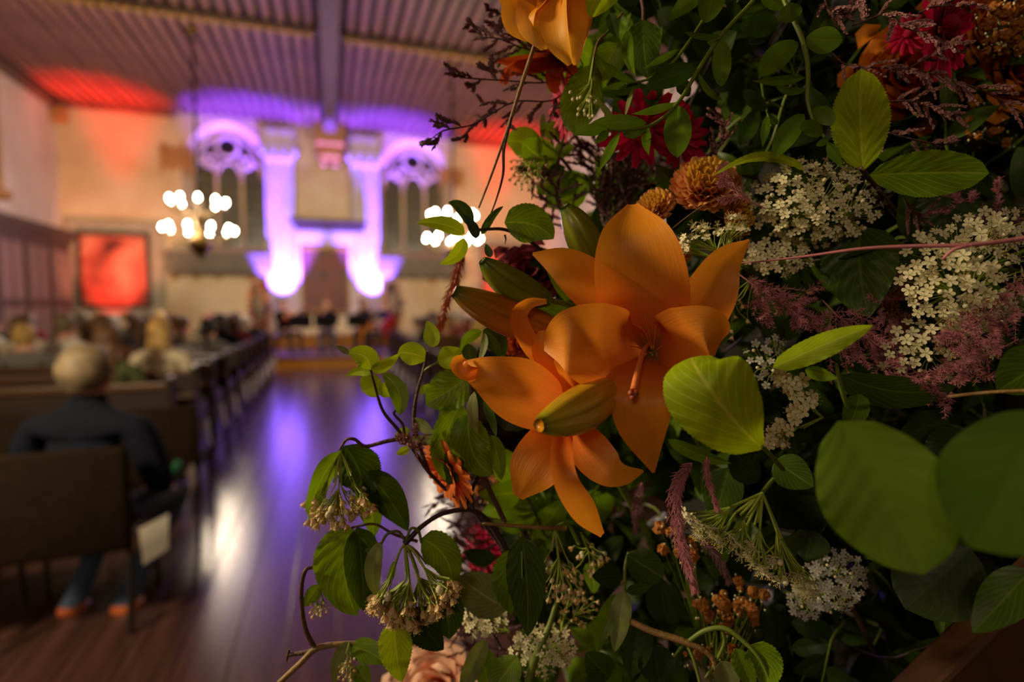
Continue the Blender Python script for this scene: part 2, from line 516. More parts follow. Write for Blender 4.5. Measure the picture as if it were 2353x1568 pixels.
for q in ((-0.78, -0.72, 1.24, 3.06), (0.48, 0.54, 1.24, 3.06), (-0.72, 0.48, 1.24, 1.3), (-0.72, 0.48, 2.98, 3.06)): box(bm, q[0], q[1], D - 0.2, D - 0.1, q[2], q[3], 0.01)
part('frame', bm, M_GOLD, ap)
# coat of arms under the beam
ca = empty('coat_of_arms', (0.05, D - 0.1, 5.3), 'small gilded carved crest high on the far wall under the ceiling beam', 'crest')
bm = B()
for k in range(7):
    a = PI * k / 6
    ball(bm, (0.05 + 0.3 * math.cos(a), D - 0.12, 5.62 + 0.22 * math.sin(a)), 0.1, 8, 6)
ball(bm, (-0.1, D - 0.15, 5.42), 0.14, 8, 6); ball(bm, (0.2, D - 0.15, 5.42), 0.14, 8, 6)
part('scrollwork', bm, M_GOLD, ca, smooth=True)
bm = B(); box(bm, -0.18, 0.28, D - 0.12, D, 5.3, 5.7, 0.08)
part('shield', bm, mat('crest_paint', S(150, 80, 110), 0.5), ca)

# ------------------------------------------------ stage, step and altar table
M_STG = mat('honey_stage_wood', S(176, 116, 40), 0.4, noise=0.3, nscale=4, stretch=(0.5, 1, 5))
M_STGT = mat('dark_stage_top', S(92, 62, 56), 0.35)
st = empty('stage', (0, 13, 0), 'low wooden stage with a honey coloured front board across the end of the aisle', 'stage')
part('top', box(B(), -3.3, 3.3, 12.95, D - 0.3, 0.24, 0.28, 0.01), M_STGT, st)
part('front_board', box(B(), -3.3, 3.3, 12.98, 13.02, 0, 0.24, 0.004), M_STG, st)
st2 = empty('altar_step', (0, 15.6, 0.28), 'honey coloured wooden step at the back of the stage', 'step')
part('tread', box(B(), -2.2, 2.2, 15.42, D - 0.3, 0.56, 0.62, 0.01), M_STG, st2)
part('riser', box(B(), -2.2, 2.2, 15.45, 15.6, 0.28, 0.56, 0.005), M_STG, st2)
tb = empty('altar_table', (-0.12, 16.1, 0.62), 'long altar table under a cream cloth below the brown painting', 'table')
bm = B(); nn = 40
for s in range(2): pass
prof = []
for i in range(nn + 1):
    x = -1.0 + 1.75 * i / nn; o_ = 0.02 * math.sin(i * 1.3)
    prof.append((x, o_))
v0 = [bm.verts.new((x, 15.86 + o_, 0.64)) for x, o_ in prof]; v1 = [bm.verts.new((x, 15.88, 1.14)) for x, _ in prof]; v2 = [bm.verts.new((x, 16.26, 1.14)) for x, _ in prof]
for i in range(nn):
    bm.faces.new((v0[i], v0[i + 1], v1[i + 1], v1[i])); bm.faces.new((v1[i], v1[i + 1], v2[i + 1], v2[i]))
part('cloth', bm, mat('cream_cloth', S(222, 206, 176), 0.8), tb)
part('top', box(B(), -0.98, 0.73, 15.9, 16.24, 1.09, 1.13), M_PEWT, tb)
for xx in (-0.93, 0.68):
    for yy in (15.95, 16.2): part('leg', box(B(), xx - .03, xx + .03, yy - .03, yy + .03, 0.62, 1.09), M_PEWT, tb)

# ------------------------------------------------ red lit paintings in stone surrounds
M_CAN2 = canvas('red_canvas', [S(90, 40, 34), S(190, 90, 70), S(214, 132, 104), S(140, 50, 44)], 0.9)
for s, nm in ((-1, 'left'), (1, 'right')):
    x0, x1 = (-5.92, -4.46) if s < 0 else (4.5, 5.96)
    pn = empty('wall_painting', ((x0 + x1) / 2, D, 1.4), 'large figure painting under red light on the far wall, %s of the altar' % nm, 'painting', 'paintings on the far wall')
    part('canvas', box(B(), x0, x1, D - 0.12, D - 0.08, 1.42, 3.2), M_CAN2, pn)
    bm = B()
    for q in ((x0 - .05, x0 + .04, 1.36, 3.26), (x1 - .04, x1 + .05, 1.36, 3.26), (x0 + .04, x1 - .04, 1.36, 1.44), (x0 + .04, x1 - .04, 3.18, 3.26)): box(bm, q[0], q[1], D - 0.15, D - 0.06, q[2], q[3], 0.01)
    part('frame', bm, M_DARKWOOD, pn)
    bm = B()
    for q in ((x0 - .3, x0 - .05, 0.4, 3.26), (x1 + .05, x1 + .38, 0.4, 3.26), (x0 - .3, x1 + .38, 3.26, 3.56)): box(bm, q[0], q[1], D - 0.07, D, q[2], q[3], 0.01)
    box(bm, x0 - .3, x1 + .38, D - 0.24, D, 1.2, 1.34, 0.02)
    part('surround', bm, M_STONEL, pn)

# ------------------------------------------------ cabinet and hatchment on the left wall
cb = empty('panelled_cabinet', (-6.1, 12.6, 0), 'tall dark panelled wooden cabinet against the left wall', 'cabinet')
part('body', box(B(), -HW, -5.78, 9.2, 15.5, 0, 3.0, 0.01), M_DARKWOOD, cb)
bm = B(); box(bm, -HW, -5.66, 9.1, 15.62, 2.98, 3.16, 0.04); box(bm, -HW, -5.72, 9.15, 15.56, 2.86, 2.98, 0.02)
part('cornice', bm, M_DARKWOOD, cb)
M_PANE = mat('cabinet_panel', S(120, 92, 78), 0.5)
for k in range(6):
    y = 9.35 + k * 1.02
    d_ = part('door', box(B(), -5.79, -5.74, y, y + 0.96, 0.12, 2.8, 0.01), M_DARKWOOD, cb)
    for zz in (0.3, 1.55):
        for y2 in (y + 0.1, y + 0.52):
            obj('panel', box(B(), -5.755, -5.725, y2, y2 + 0.34, zz, zz + 1.1, 0.012), M_PANE, d_, loc=wloc(d_))
hb = empty('wall_hatchment', (-HW, 12.9, 3.9), 'tall olive framed wall monument hanging high on the left wall', 'monument')
part('frame', box(B(), -HW, -HW + 0.12, 12.2, 13.8, 3.75, 6.0, 0.04), M_GOLD, hb)
part('tablet', box(B(), -HW + 0.1, -HW + 0.15, 12.4, 13.6, 3.95, 5.8, 0.03), M_STONE, hb)
bm = B(); box(bm, -HW, -HW + 0.22, 12.1, 13.9, 3.55, 3.75, 0.05)
part('corbel', bm, M_OCHRE, hb)

# ------------------------------------------------ chandeliers
def chandelier(x, y, label):
    t = empty('chandelier', (x, y, CZ), label, 'chandelier', 'brass chandeliers over the audience')
    zc = 2.80
    part('rod', tube(B(), [(x, y, CZ - 0.02), (x, y, zc + 0.9)], 0.022, 6), M_BLACK, t)
    for k in range(9): pass
    bm = B()
    for k in range(16): ball(bm, (x, y, zc + 1.0 + k * 0.22), 0.04, 6, 4, (1, 1, 1.6))
    part('chain_links', bm, M_BLACK, t, smooth=True)['kind'] = 'stuff'
    part('ceiling_rose', lathe(B(), [(0.0, -0.06), (0.1, -0.05), (0.16, 0.0), (0.17, 0.05), (0, 0.05)], (x, y, CZ - 0.05), 14), M_BRASS, t, smooth=True)
    part('baluster', lathe(B(), [(0.0, -0.55), (0.03, -0.5), (0.05, -0.45), (0.16, -0.33), (0.2, -0.22), (0.16, -0.1), (0.05, -0.02), (0.04, 0.05), (0.09, 0.12), (0.1, 0.2), (0.04, 0.3), (0.03, 0.5), (0.07, 0.58), (0.03, 0.7), (0.02, 0.9)], (x, y, zc), 18), M_BRASS, t, smooth=True)
    arm = {}
    for (rr, zz, n, ph) in ((0.58, zc + 0.0, 10, 0.2), (0.47, zc + 0.5, 10, 0.5)):
        for k in range(n):
            a = ph + k * 2 * PI / n
            o = bpy.data.objects
            if rr not in arm:
                bm = B(); tube(bm, [(0.05, 0, -0.05), (rr * 0.35, 0, -0.2), (rr * 0.7, 0, -0.17), (rr, 0, -0.06)], [0.014, 0.012, 0.012, 0.012], 6, 10)
                lathe(bm, [(0.0, -0.07), (0.05, -0.055), (0.06, -0.04), (0.02, -0.03), (0.015, 0.0), (0.0, 0.0)], (rr, 0, 0), 10)
                am = obj('arm', bm, M_BRASS, t, smooth=True)
                bb = obj('bulb', lathe(B(), [(0.008, 0.0), (0.024, 0.02), (0.029, 0.042), (0.022, 0.07), (0.006, 0.095)], (rr, 0, 0), 10), M_BULB, am, smooth=True)
                arm[rr] = (am.data, bb.data)
            else:
                am = link('arm', arm[rr][0], t); bb = link('bulb', arm[rr][1], am)
            am.location = V((x, y, zz)) - V(t.location); am.rotation_euler = (0, 0, a)
    return t
chandelier(-2.28, 11.5, 'two-tier brass chandelier with lit bulbs hanging before the left arched window')
chandelier(2.5, 11.5, 'two-tier brass chandelier with lit bulbs, partly behind the small green leaves')

# ------------------------------------------------ pews with paper sheets on their ends
AX = 1.12
def pew(x0, x1, y, label, side):
    t = empty('pew', ((x0 + x1) / 2, y, 0), label, 'pew', 'rows of dark pews')
    part('backrest', box(B(), x0, x1, y, y + 0.035, 0.42, 0.84, 0.006), M_PEW, t)
    part('top_rail', box(B(), x0, x1, y - 0.025, y + 0.055, 0.83, 0.88, 0.01), M_PEWT, t)
    part('book_ledge', box(B(), x0, x1, y - 0.14, y, 0.66, 0.685, 0.005), M_PEWT, t)
    part('seat', box(B(), x0, x1, y + 0.04, y + 0.44, 0.42, 0.455, 0.008), M_PEWT, t)
    for xe in (x0, x1 - 0.04):
        bm = B(); box(bm, xe, xe + 0.04, y - 0.03, y + 0.42, 0, 0.56, 0.008); box(bm, xe, xe + 0.04, y - 0.03, y + 0.1, 0.56, 0.92, 0.008)
        part('pew_end', bm, M_PEW, t)
    return t
ORD = ['nearest', 'second', 'third', 'fourth', 'fifth', 'sixth', 'seventh', 'eighth', 'ninth', 'tenth', 'eleventh', 'twelfth']
PY = [4.55 + 0.76 * k for k in range(10)]
random.seed(11)
for k, y in enumerate(PY):
    for side, (x0, x1) in (('left', (-5.6, -AX)), ('right', (AX, 6.0))):
        rr = ORD[k]
        pew(x0, x1, y, 'dark wooden pew on the %s of the aisle, %s pew row from the camera' % (side, rr), side)
        xs = -AX + 0.004 if side == 'left' else AX - 0.008
        zz = 0.38 + random.uniform(-0.02, 0.03); w_ = 0.15; yc = y + 0.1 + random.uniform(-0.02, .03)
        bm = B(); q = 6
        vs = []
        for i in range(q + 1):
            for j in range(2):
                vs.append(bm.verts.new((xs + (0.006 + 0.02 * (1 - i / q) ** 2 + 0.055 * (1 - j)) * (1 if side == 'left' else -1), yc + j * w_, zz - 0.21 + 0.24 * i / q)))
        for i in range(q): bm.faces.new((vs[2 * i], vs[2 * i + 1], vs[2 * i + 3], vs[2 * i + 2]))
        tag(obj('reserved_sheet', bm, M_PAPER), 'white paper sheet hung on the aisle end of the %s %s-hand pew' % (rr, side), 'paper', 'white sheets on the pew ends')
# ================================================================== chairs
M_CHF = mat('brown_chair_fabric', S(36, 25, 18), 0.9, noise=0.25, nscale=30, spec=0.08)
M_CHL = mat('black_chair_frame', S(26, 24, 24), 0.35)
CH = {}
def chair(x, y, rz, label):
    t = empty('stacking_chair', (x, y, 0), label, 'chair', 'brown upholstered chairs behind the pews', rz)
    if not CH:
        CH['backrest'] = [obj('backrest', box(B(), -0.245, 0.245, -0.245, -0.2, 0.36, 0.83, 0.02), M_CHF, t, smooth=True)]
        CH['seat'] = [obj('seat', box(B(), -0.235, 0.235, -0.2, 0.22, 0.41, 0.46, 0.02), M_CHF, t, smooth=True)]
        CH['seat_frame'] = [obj('seat_frame', box(B(), -0.22, 0.22, -0.2, 0.2, 0.39, 0.41, 0.005), M_CHL, t)]
        CH['leg'] = []
        for sx in (-1, 1):
            CH['leg'].append(obj('leg', tube(B(), [(sx * 0.225, 0.18, 0.42), (sx * 0.235, 0.22, 0.0)], 0.012, 8), M_CHL, t))
            CH['leg'].append(obj('leg', tube(B(), [(sx * 0.235, -0.22, 0.78), (sx * 0.235, -0.2, 0.42), (sx * 0.24, -0.27, 0.0)], 0.012, 8), M_CHL, t))
    else:
        for k, l in CH.items():
            for o in l:
                c_ = o.copy(); COL.objects.link(c_); c_.parent = t
    return t
mc = atZ(140, 1330, 0.16); mc = P(140, 1290, 2.32)
CHX = mc.x; CHY = mc.y
CR = 0.03
chair(CHX, CHY + 0.24, CR, 'brown upholstered chair with the grey-haired man in the dark sweater on it')
chair(CHX - 0.56, CHY + 0.22, CR, 'empty brown upholstered chair on the far side of the grey-haired man')
for k in range(4):
    chair(-1.05 - 0.58 * k, CHY + 1.25, 0.02, 'brown upholstered chair in the row before the grey-haired man, %s from the aisle' % ORD[k].replace('nearest', 'first'))
# sheets on the chairs at the aisle, and a green cloth
def sheet(c0, w_, h_, label, tilt):
    bm = B(); q = 5; vs = []
    for i in range(q + 1):
        for j in range(2):
            vs.append(bm.verts.new((c0[0] + 0.02 * math.sin(i * 0.8), c0[1] + (j - 0.5) * w_, c0[2] - h_ * i / q + (j - 0.5) * tilt)))
    for i in range(q): bm.faces.new((vs[2 * i], vs[2 * i + 1], vs[2 * i + 3], vs[2 * i + 2]))
    tag(obj('reserved_sheet', bm, M_PAPER, smooth=True), label, 'paper', 'white sheets on the chairs')
bm = B(); qq = 6; vs = []
for i in range(qq + 1):
    u = i / qq
    for (xa, ya, xb, yb, dd) in ((318, 1216, 329, 1299, 2.26), (388, 1180, 387, 1262, 2.42)):
        vs.append(bm.verts.new(P(xa + (xb - xa) * u, ya + (yb - ya) * u, dd + 0.01 * math.sin(u * 4))))
for i in range(qq): bm.faces.new((vs[2 * i], vs[2 * i + 1], vs[2 * i + 3], vs[2 * i + 2]))
tag(obj('reserved_sheet', bm, M_PAPER, smooth=True), 'white paper sheet hanging on the aisle side of the grey-haired man\'s chair', 'paper', 'white sheets on the chairs')
q = P(434, 1075, 3.05); sheet((q.x, q.y, q.z), 0.15, 0.2, 'white paper sheet on the aisle side of the chair in front of the grey-haired man', 0.02)
q = P(408, 1075, 3.1)
bm = B(); ball(bm, (q.x, q.y, q.z), 0.034, 10, 6, (0.8, 1.2, 1.3))
tag(obj('green_bag', bm, mat('green_cloth', S(30, 120, 80), 0.7), smooth=True), 'small green bag beside the sheet on the chair row before the grey-haired man', 'bag')

# ================================================================== people
M_SKIN = mat('skin', S(206, 150, 124), 0.5)
CLOTH = {}
def cloth(name, c): 
    m = mat(name, c, 0.9, noise=0.2, nscale=14, spec=0.1)
    return m
TOPS = [('navy', S(20, 24, 36)), ('black', S(18, 18, 20)), ('red', S(150, 52, 56)), ('cream', S(220, 206, 180)), ('charcoal', S(52, 52, 56)),
        ('olive green', S(78, 84, 56)), ('brown', S(104, 72, 50)), ('grey', S(120, 118, 116)), ('dark blue', S(34, 46, 84)), ('white', S(232, 228, 218))]
HAIRS = [('grey', S(132, 114, 88)), ('white', S(232, 224, 208)), ('dark brown', S(50, 34, 26)), ('brown', S(104, 72, 44)), ('blond', S(206, 166, 96)),
         ('black', S(26, 22, 22)), ('red', S(150, 74, 40))]
M_JEAN = mat('denim', S(66, 84, 110), 0.85, noise=0.2, nscale=20)
M_TROU = mat('dark_trousers', S(30, 30, 36), 0.85)
M_SOLE = mat('orange_shoe', S(200, 96, 40), 0.6, noise=0.2, nscale=20)
M_SHOE = mat('black_shoe', S(24, 22, 22), 0.5)
M_EYE = mat('eye', S(30, 24, 22), 0.2)

def skin_body(J, E, R):
    """one continuous surface grown around a skeleton: joints, edges, radii"""
    me = bpy.data.meshes.new('person')
    me.from_pydata([tuple(j) for j in J], E, [])
    o = bpy.data.objects.new('person', me); COL.objects.link(o)
    m = o.modifiers.new('s', 'SKIN')
    lay = me.skin_vertices[0].data if me.skin_vertices else None
    if lay is None:
        bpy.context.view_layer.objects.active = o
        bm = bmesh.new(); bm.from_mesh(me); bm.verts.layers.skin.verify(); bm.to_mesh(me); bm.free()
        lay = me.skin_vertices[0].data
    for i, r in enumerate(R):
        rr = r if isinstance(r, tuple) else (r, r)
        lay[i].radius = rr
        lay[i].use_root = (i == 0)
    m.branch_smoothing = 0.6
    s = o.modifiers.new('u', 'SUBSURF'); s.levels = 2; s.render_levels = 2
    dg = bpy.context.evaluated_depsgraph_get()
    out = bpy.data.meshes.new_from_object(o.evaluated_get(dg))
    bpy.data.objects.remove(o); bpy.data.meshes.remove(me)
    return out

def seated(lean=0.0, legs='front', arms='lap', headturn=0.0):
    J = []; E = []; R = []
    def v(p, r, par=None):
        J.append(V(p)); R.append(r)
        if par is not None: E.append((par, len(J) - 1))
        return len(J) - 1
    pel = v((0, -0.02, 0.54), (0.17, 0.13)); w_ = v((0, -0.03 + lean * .3, 0.70), (0.17, 0.13), pel)
    ch = v((0, -0.01 + lean * .7, 0.88), (0.19, 0.135), w_); nk0 = v((0, 0.0 + lean, 0.985), (0.135, 0.09), ch)
    nk = v((0, 0.015 + lean, 1.05), 0.058, nk0)
    hd0 = v((0, 0.03 + lean, 1.10), (0.066, 0.08), nk); hd = v((0, 0.025 + lean, 1.175), (0.084, 0.102), hd0); v((0, 0.015 + lean, 1.24), (0.06, 0.074), hd)
    for s in (-1, 1):
        sh = v((s * 0.185, 0.0 + lean, 0.945), 0.08, nk0)
        if arms == 'lap':
            el = v((s * 0.255, 0.03 + lean, 0.69), 0.045, sh); wr = v((s * 0.15, 0.24 + lean, 0.62), 0.03, el)
        elif arms == 'play':
            el = v((s * 0.25, 0.16, 0.76), 0.045, sh); wr = v((s * 0.08, 0.33, 0.88 + s * 0.12), 0.03, el)
        else:
            el = v((s * 0.27, 0.0, 0.67), 0.055, sh); wr = v((s * 0.17, 0.22, 0.60), 0.035, el)
        J_w = V(J[wr]); dirv = (J_w - V(J[el])).normalized()
        pm = v(J_w + dirv * 0.06, 0.026, wr)
        sv = V((-s, 0, 0))
        for fi in range(4):
            o_ = (fi - 1.5) * 0.019
            side = dirv.cross(V((0, 0, 1))).normalized()
            k1 = v(J_w + dirv * 0.10 + side * o_, 0.0095, pm)
            v(J_w + dirv * (0.135 + 0.008 * (1.5 - abs(fi - 1.5))) + side * o_ + V((0, 0, -0.022)), 0.0085, k1)
        th = v(J_w + dirv * 0.04 + sv * 0.035, 0.011, wr); v(J_w + dirv * 0.075 + sv * 0.045, 0.0095, th)
        hp = v((s * 0.095, 0.03, 0.52), 0.095, pel)
        kn = v((s * 0.14, 0.43, 0.51), 0.062, hp)
        if legs == 'front':
            an = v((s * 0.14, 0.42, 0.09), 0.04, kn); v((s * 0.15, 0.48, 0.045), 0.038, an); v((s * 0.16, 0.58, 0.035), 0.03, len(J) - 1)
        else:
            an = v((s * 0.10, 0.08, 0.16), 0.042, kn); v((s * 0.10, -0.02, 0.08), 0.052, an); v((s * 0.11, 0.12, 0.045), 0.045, len(J) - 1)
    return skin_body(J, E, R)

def head_hair(kind, ly=0.0):
    bm = B()
    ball(bm, (0, 0.012 + ly, 1.245), 0.108, 16, 12, (0.90, 1.06, 1.10))
    # keep the crown and the nape, free the face
    dead = [v_ for v_ in bm.verts if (v_.co.y > 0.045 + ly + (v_.co.z - 1.26) * 0.55 and v_.co.z < 1.315) or v_.co.z < (1.15 if kind == 'short' else 1.13)]
    bmesh.ops.delete(bm, geom=dead, context='VERTS')
    if kind in ('long', 'tail'):
        rows = 12; seg = 9
        g = []
        for i in range(rows + 1):
            t = i / rows
            z = 1.22 - t * (0.36 if kind == 'long' else 0.30); w_ = (0.10 - 0.02 * t) if kind == 'long' else 0.035 - 0.02 * t
            y = -0.085 - 0.03 * math.sin(t * 2) + ly
            g.append([bm.verts.new((w_ * math.cos(PI + PI * k / seg), y + 0.045 * (1 - 0.5 * t) * math.sin(PI + PI * k / seg) + 0.03, z + 0.004 * math.sin(k * 3 + i))) for k in range(seg + 1)])
        for i in range(rows):
            for k in range(seg): bm.faces.new((g[i][k], g[i][k + 1], g[i + 1][k + 1], g[i + 1][k]))
    if kind == 'bob':
        rows = 6; seg = 14; g = []
        for i in range(rows + 1):
            t = i / rows
            g.append([bm.verts.new(((0.102 + 0.012 * t) * math.cos(-0.35 + (PI + 0.7) * (1 + k / seg) - 0.35 * 2 * 0), 0.0 + ly + (0.112) * math.sin((PI + 0.3) * (1 + k / seg) - 0.15), 1.24 - 0.16 * t)) for k in range(seg + 1)])
        for i in range(rows):
            for k in range(seg): bm.faces.new((g[i][k], g[i][k + 1], g[i + 1][k + 1], g[i + 1][k]))
    bmesh.ops.translate(bm, verts=bm.verts, vec=(0, 0, -0.05)); me = bpy.data.meshes.new('hair'); bm.to_mesh(me); bm.free()
    me.materials.append(None)
    me.polygons.foreach_set('use_smooth', [True] * len(me.polygons))
    return me

def assign(me, neck=1.045):
    """material slots: 0 skin, 1 top, 2 trousers, 3 shoes, by place on the figure"""
    for _ in range(4): me.materials.append(None)
    for p in me.polygons:
        c_ = p.center
        if c_.z > neck: i = 0
        elif c_.z < 0.115: i = 3
        elif c_.y > 0.19 and c_.z > 0.555 and c_.z < 0.66: i = 0
        elif c_.z < 0.60 and (c_.y > 0.02 or c_.z < 0.58): i = 2
        elif c_.y > 0.27: i = 0
        else: i = 1
        p.material_index = i
        p.use_smooth = True
    return me
BODY = {'audience': assign(seated()), 'lean': assign(seated(lean=0.05)), 'play': assign(seated(arms='play')), 'man': assign(seated(legs='back', arms='rest'), 1.09)}
HAIR = {k: head_hair(k) for k in ('short', 'long', 'bob', 'tail')}
HAIR5 = {k: head_hair(k, 0.05) for k in ('short', 'long', 'bob', 'tail')}
def face_mesh():
    bm = B()
    ball(bm, (0, 0.125, 1.20), 0.017, 8, 6, (0.8, 1.2, 1.4))
    for s in (-1, 1): ball(bm, (s * 0.082, 0.02, 1.21), 0.022, 8, 6, (0.4, 0.8, 1.3))
    ball(bm, (0, 0.108, 1.165), 0.02, 8, 6, (1.3, 0.5, 0.35))
    bmesh.ops.translate(bm, verts=bm.verts, vec=(0, 0, -0.05)); me = bpy.data.meshes.new('face'); bm.to_mesh(me); bm.free(); me.materials.append(M_SKIN)
    me.polygons.foreach_set('use_smooth', [True] * len(me.polygons)); return me
FACE = face_mesh()
bm = B()
for s in (-1, 1): ball(bm, (s * 0.032, 0.118, 1.175), 0.011, 8, 6)
EYES = bpy.data.meshes.new('eyes'); bm.to_mesh(EYES); bm.free(); EYES.materials.append(M_EYE)

def person(x, y, rz, pose, hair, hairc, topc, troum, label, z=0.0, sc=1.0, shoes=None, group='seated audience', face=True):
    o = bpy.data.objects.new('person', BODY[pose]); COL.objects.link(o)
    o.location = (x, y, z); o.rotation_euler = (0, 0, rz); o.scale = (sc, sc, sc)
    for i, m in enumerate((M_SKIN, cloth('cloth_' + topc[0].replace(' ', '_'), topc[1]), troum, shoes or M_SHOE)):
        o.material_slots[i].link = 'OBJECT'; o.material_slots[i].material = m
    h = link('hair', (HAIR5 if pose == 'lean' else HAIR)[hair], o)
    h.material_slots[0].link = 'OBJECT'; h.material_slots[0].material = mat('hair_' + hairc[0].replace(' ', '_'), hairc[1], 0.6, noise=0.55, nscale=18)
    f_ = link('face', FACE, o); e_ = link('eyes', EYES, o)
    if pose == 'lean': f_.location.y = e_.location.y = 0.05
    tag(o, label, 'person', group)
    return o
random.seed(21)
# the man nearest the camera
man = person(CHX + 0.03, CHY + 0.24, -0.25, 'man', 'short', HAIRS[0], TOPS[0], M_JEAN,
             'grey-haired man in a dark navy sweater and jeans sitting with his back to the camera', -0.03, 1.03, M_SOLE, group=None); man.scale = (1.18, 1.06, 1.03); man.location.z = -0.085
# left block
PLAN = {
 0: [(-1.62, 'long', 3, 5, 'brown-haired'), (-3.9, 'short', 0, 1, ''), (-4.6, 'bob', 0, 9, '')],
 1: [(-1.45, 'bob', 4, 3, ''), (-3.35, 'bob', 3, 2, ''), (-4.3, 'short', 1, 1, ''), (-4.9, 'bob', 0, 5, '')],
}
for k, y in enumerate(PY):
    for side in (-1, 1):
        if k in PLAN and side == -1: seq = PLAN[k]
        else:
            seq = []
            x = side * (AX + 0.38)
            while abs(x) < (5.2 if side < 0 else 3.6 + 0.25 * k):
                if random.random() < (0.85 if k > 2 else 0.6):
                    seq.append((x + random.uniform(-.06, .06), random.choice(['short', 'short', 'bob', 'long', 'tail']), random.choice([0, 1, 2, 3, 3, 4, 5, 6]), random.randrange(10), ''))
                x += side * random.uniform(0.60, 0.70)
        for i, (x, hk, hc, tc_, _) in enumerate(sorted(seq, key=lambda s: abs(s[0]))):
            row = ORD[k]
            lab = '%s-haired person, %s top, %s from the aisle, %s %s pew' % (HAIRS[hc][0], TOPS[tc_][0], ORD[i].replace('nearest', 'first'), row, 'left' if side < 0 else 'right')
            person(x, y + 0.27, random.uniform(-0.25, 0.25), random.choice(['audience', 'lean']), hk, HAIRS[hc], TOPS[tc_], random.choice([M_JEAN, M_TROU]), lab, 0, random.uniform(0.95, 1.04))

# ------------------------------------------------ musicians on the stage
def stand(x, y, rz, label):
    t = empty('music_stand', (x, y, 0.28), label, 'music stand', 'black music stands on the stage', rz)
    obj('pole', tube(B(), [(0, 0, 0.1), (0, 0, 0.72)], 0.012, 6), M_BLACK, t)
    for k in range(3):
        a = k * 2 * PI / 3
        obj('leg', tube(B(), [(0, 0, 0.2), (0.25 * math.cos(a), 0.25 * math.sin(a), 0.0)], 0.01, 6), M_BLACK, t)
    bm = B(); box(bm, -0.25, 0.25, -0.012, 0.012, 0, 0.32, 0.005); box(bm, -0.25, 0.25, -0.05, 0.01, -0.01, 0.01, 0.003)
    d_ = obj('desk', bm, M_BLACK, t); d_.location = (0, 0, 0.66); d_.rotation_euler = (0.5, 0, 0)
def stool(x, y, label):
    t = empty('stool', (x, y, 0.28), label, 'stool', 'black stools of the musicians')
    obj('seat', box(B(), -0.2, 0.2, -0.2, 0.2, 0.41, 0.46, 0.02), M_BLACK, t)
    for a in (-1, 1):
        for b in (-1, 1): obj('leg', tube(B(), [(a * 0.16, b * 0.16, 0.42), (a * 0.19, b * 0.19, 0)], 0.014, 6), M_BLACK, t)
M_VIOLIN = mat('varnished_violin', S(190, 92, 34), 0.25, noise=0.3, nscale=6)
def viol(name, loc, s, rot, label, m):
    t = empty(name, loc, label, 'instrument')
    t.rotation_euler = rot
    bm = B(); n = 28; top = []; bot = []
    for i in range(n):
        a = 2 * PI * i / n
        r = 0.16 + 0.035 * math.cos(2 * a) - 0.02 * math.cos(a) - 0.03 * abs(math.sin(a)) ** 6
        top.append(bm.verts.new((s * r * math.sin(a) * 1.0, s * 0.035, s * r * math.cos(a) * 1.35)))
        bot.append(bm.verts.new((s * r * math.sin(a) * 1.0, -s * 0.035, s * r * math.cos(a) * 1.35)))
    bm.faces.new(top[::-1]); bm.faces.new(bot)
    for i in range(n): bm.faces.new((top[i], top[(i + 1) % n], bot[(i + 1) % n], bot[i]))
    obj('body', bm, m, t)
    obj('neck', box(B(), -s * 0.02, s * 0.02, -s * 0.05, -s * 0.02, s * 0.05, s * 0.55, 0.002), M_BLACK, t)
    obj('scroll', ball(B(), (0, -s * 0.02, s * 0.56), s * 0.03, 8, 6), m, t, smooth=True)
    obj('bridge', box(B(), -s * 0.04, s * 0.04, -s * 0.075, -s * 0.03, -s * 0.05, -s * 0.035), M_PEWT, t)
    return t
mus = [(652, 13.9, 0.5, 'short', 5, 1, 'dark-haired musician in black playing at the left end of the stage'),
       (752, 14.1, PI, 'bob', 4, 1, 'fair-haired musician in black top and jeans facing the audience, middle of the stage'),
       (838, 14.2, PI - 0.3, 'long', 3, 4, 'brown-haired cellist seated right of the middle of the stage'),
       (886, 13.7, PI - 0.8, 'short', 5, 8, 'musician in a dark blue top at the right end of the stage')]
for mi_, (px, y, rz, hk, hc, tc_, lab) in enumerate(mus):
    p = atY(px, 760, y)
    if px == 652: rz = PI + 0.7
    person(p.x, y, rz, 'play', hk, HAIRS[hc], TOPS[tc_], M_JEAN if px == 752 else M_TROU, lab, 0.28, 1.0, group='musicians on the stage')
    stool(p.x, y, 'black stool under the %s musician on the stage, counted from the left' % ['first', 'second', 'third', 'fourth'][mi_])
p = atY(668, 745, 13.4); viol('violin', (p.x + 0.02, 13.6, 1.15), 1.2, (1.2, 0.2, 0.4), 'violin held by the musician at the left end of the stage', M_VIOLIN)
p = atY(842, 770, 13.7); viol('cello', (p.x, 13.8, 0.78), 1.55, (0.25, -0.25, 0.2), 'orange brown cello between the knees of the cellist', mat('honey_varnish', S(214, 130, 44), 0.25))
p = atY(895, 760, 13.3); viol('viola', (p.x, 13.4, 0.98), 1.2, (0.3, 0.5, 0.3), 'dark red string instrument at the right of the stage', mat('red_varnish', S(150, 34, 30), 0.25))
for px, y, lab in ((690, 13.45, 'left of the musician in jeans'), (748, 13.5, 'in front of the musician in jeans'), (822, 13.5, 'in front of the cellist')):
    p = atY(px, 740, y); stand(p.x, y, 0, 'black music stand ' + lab)
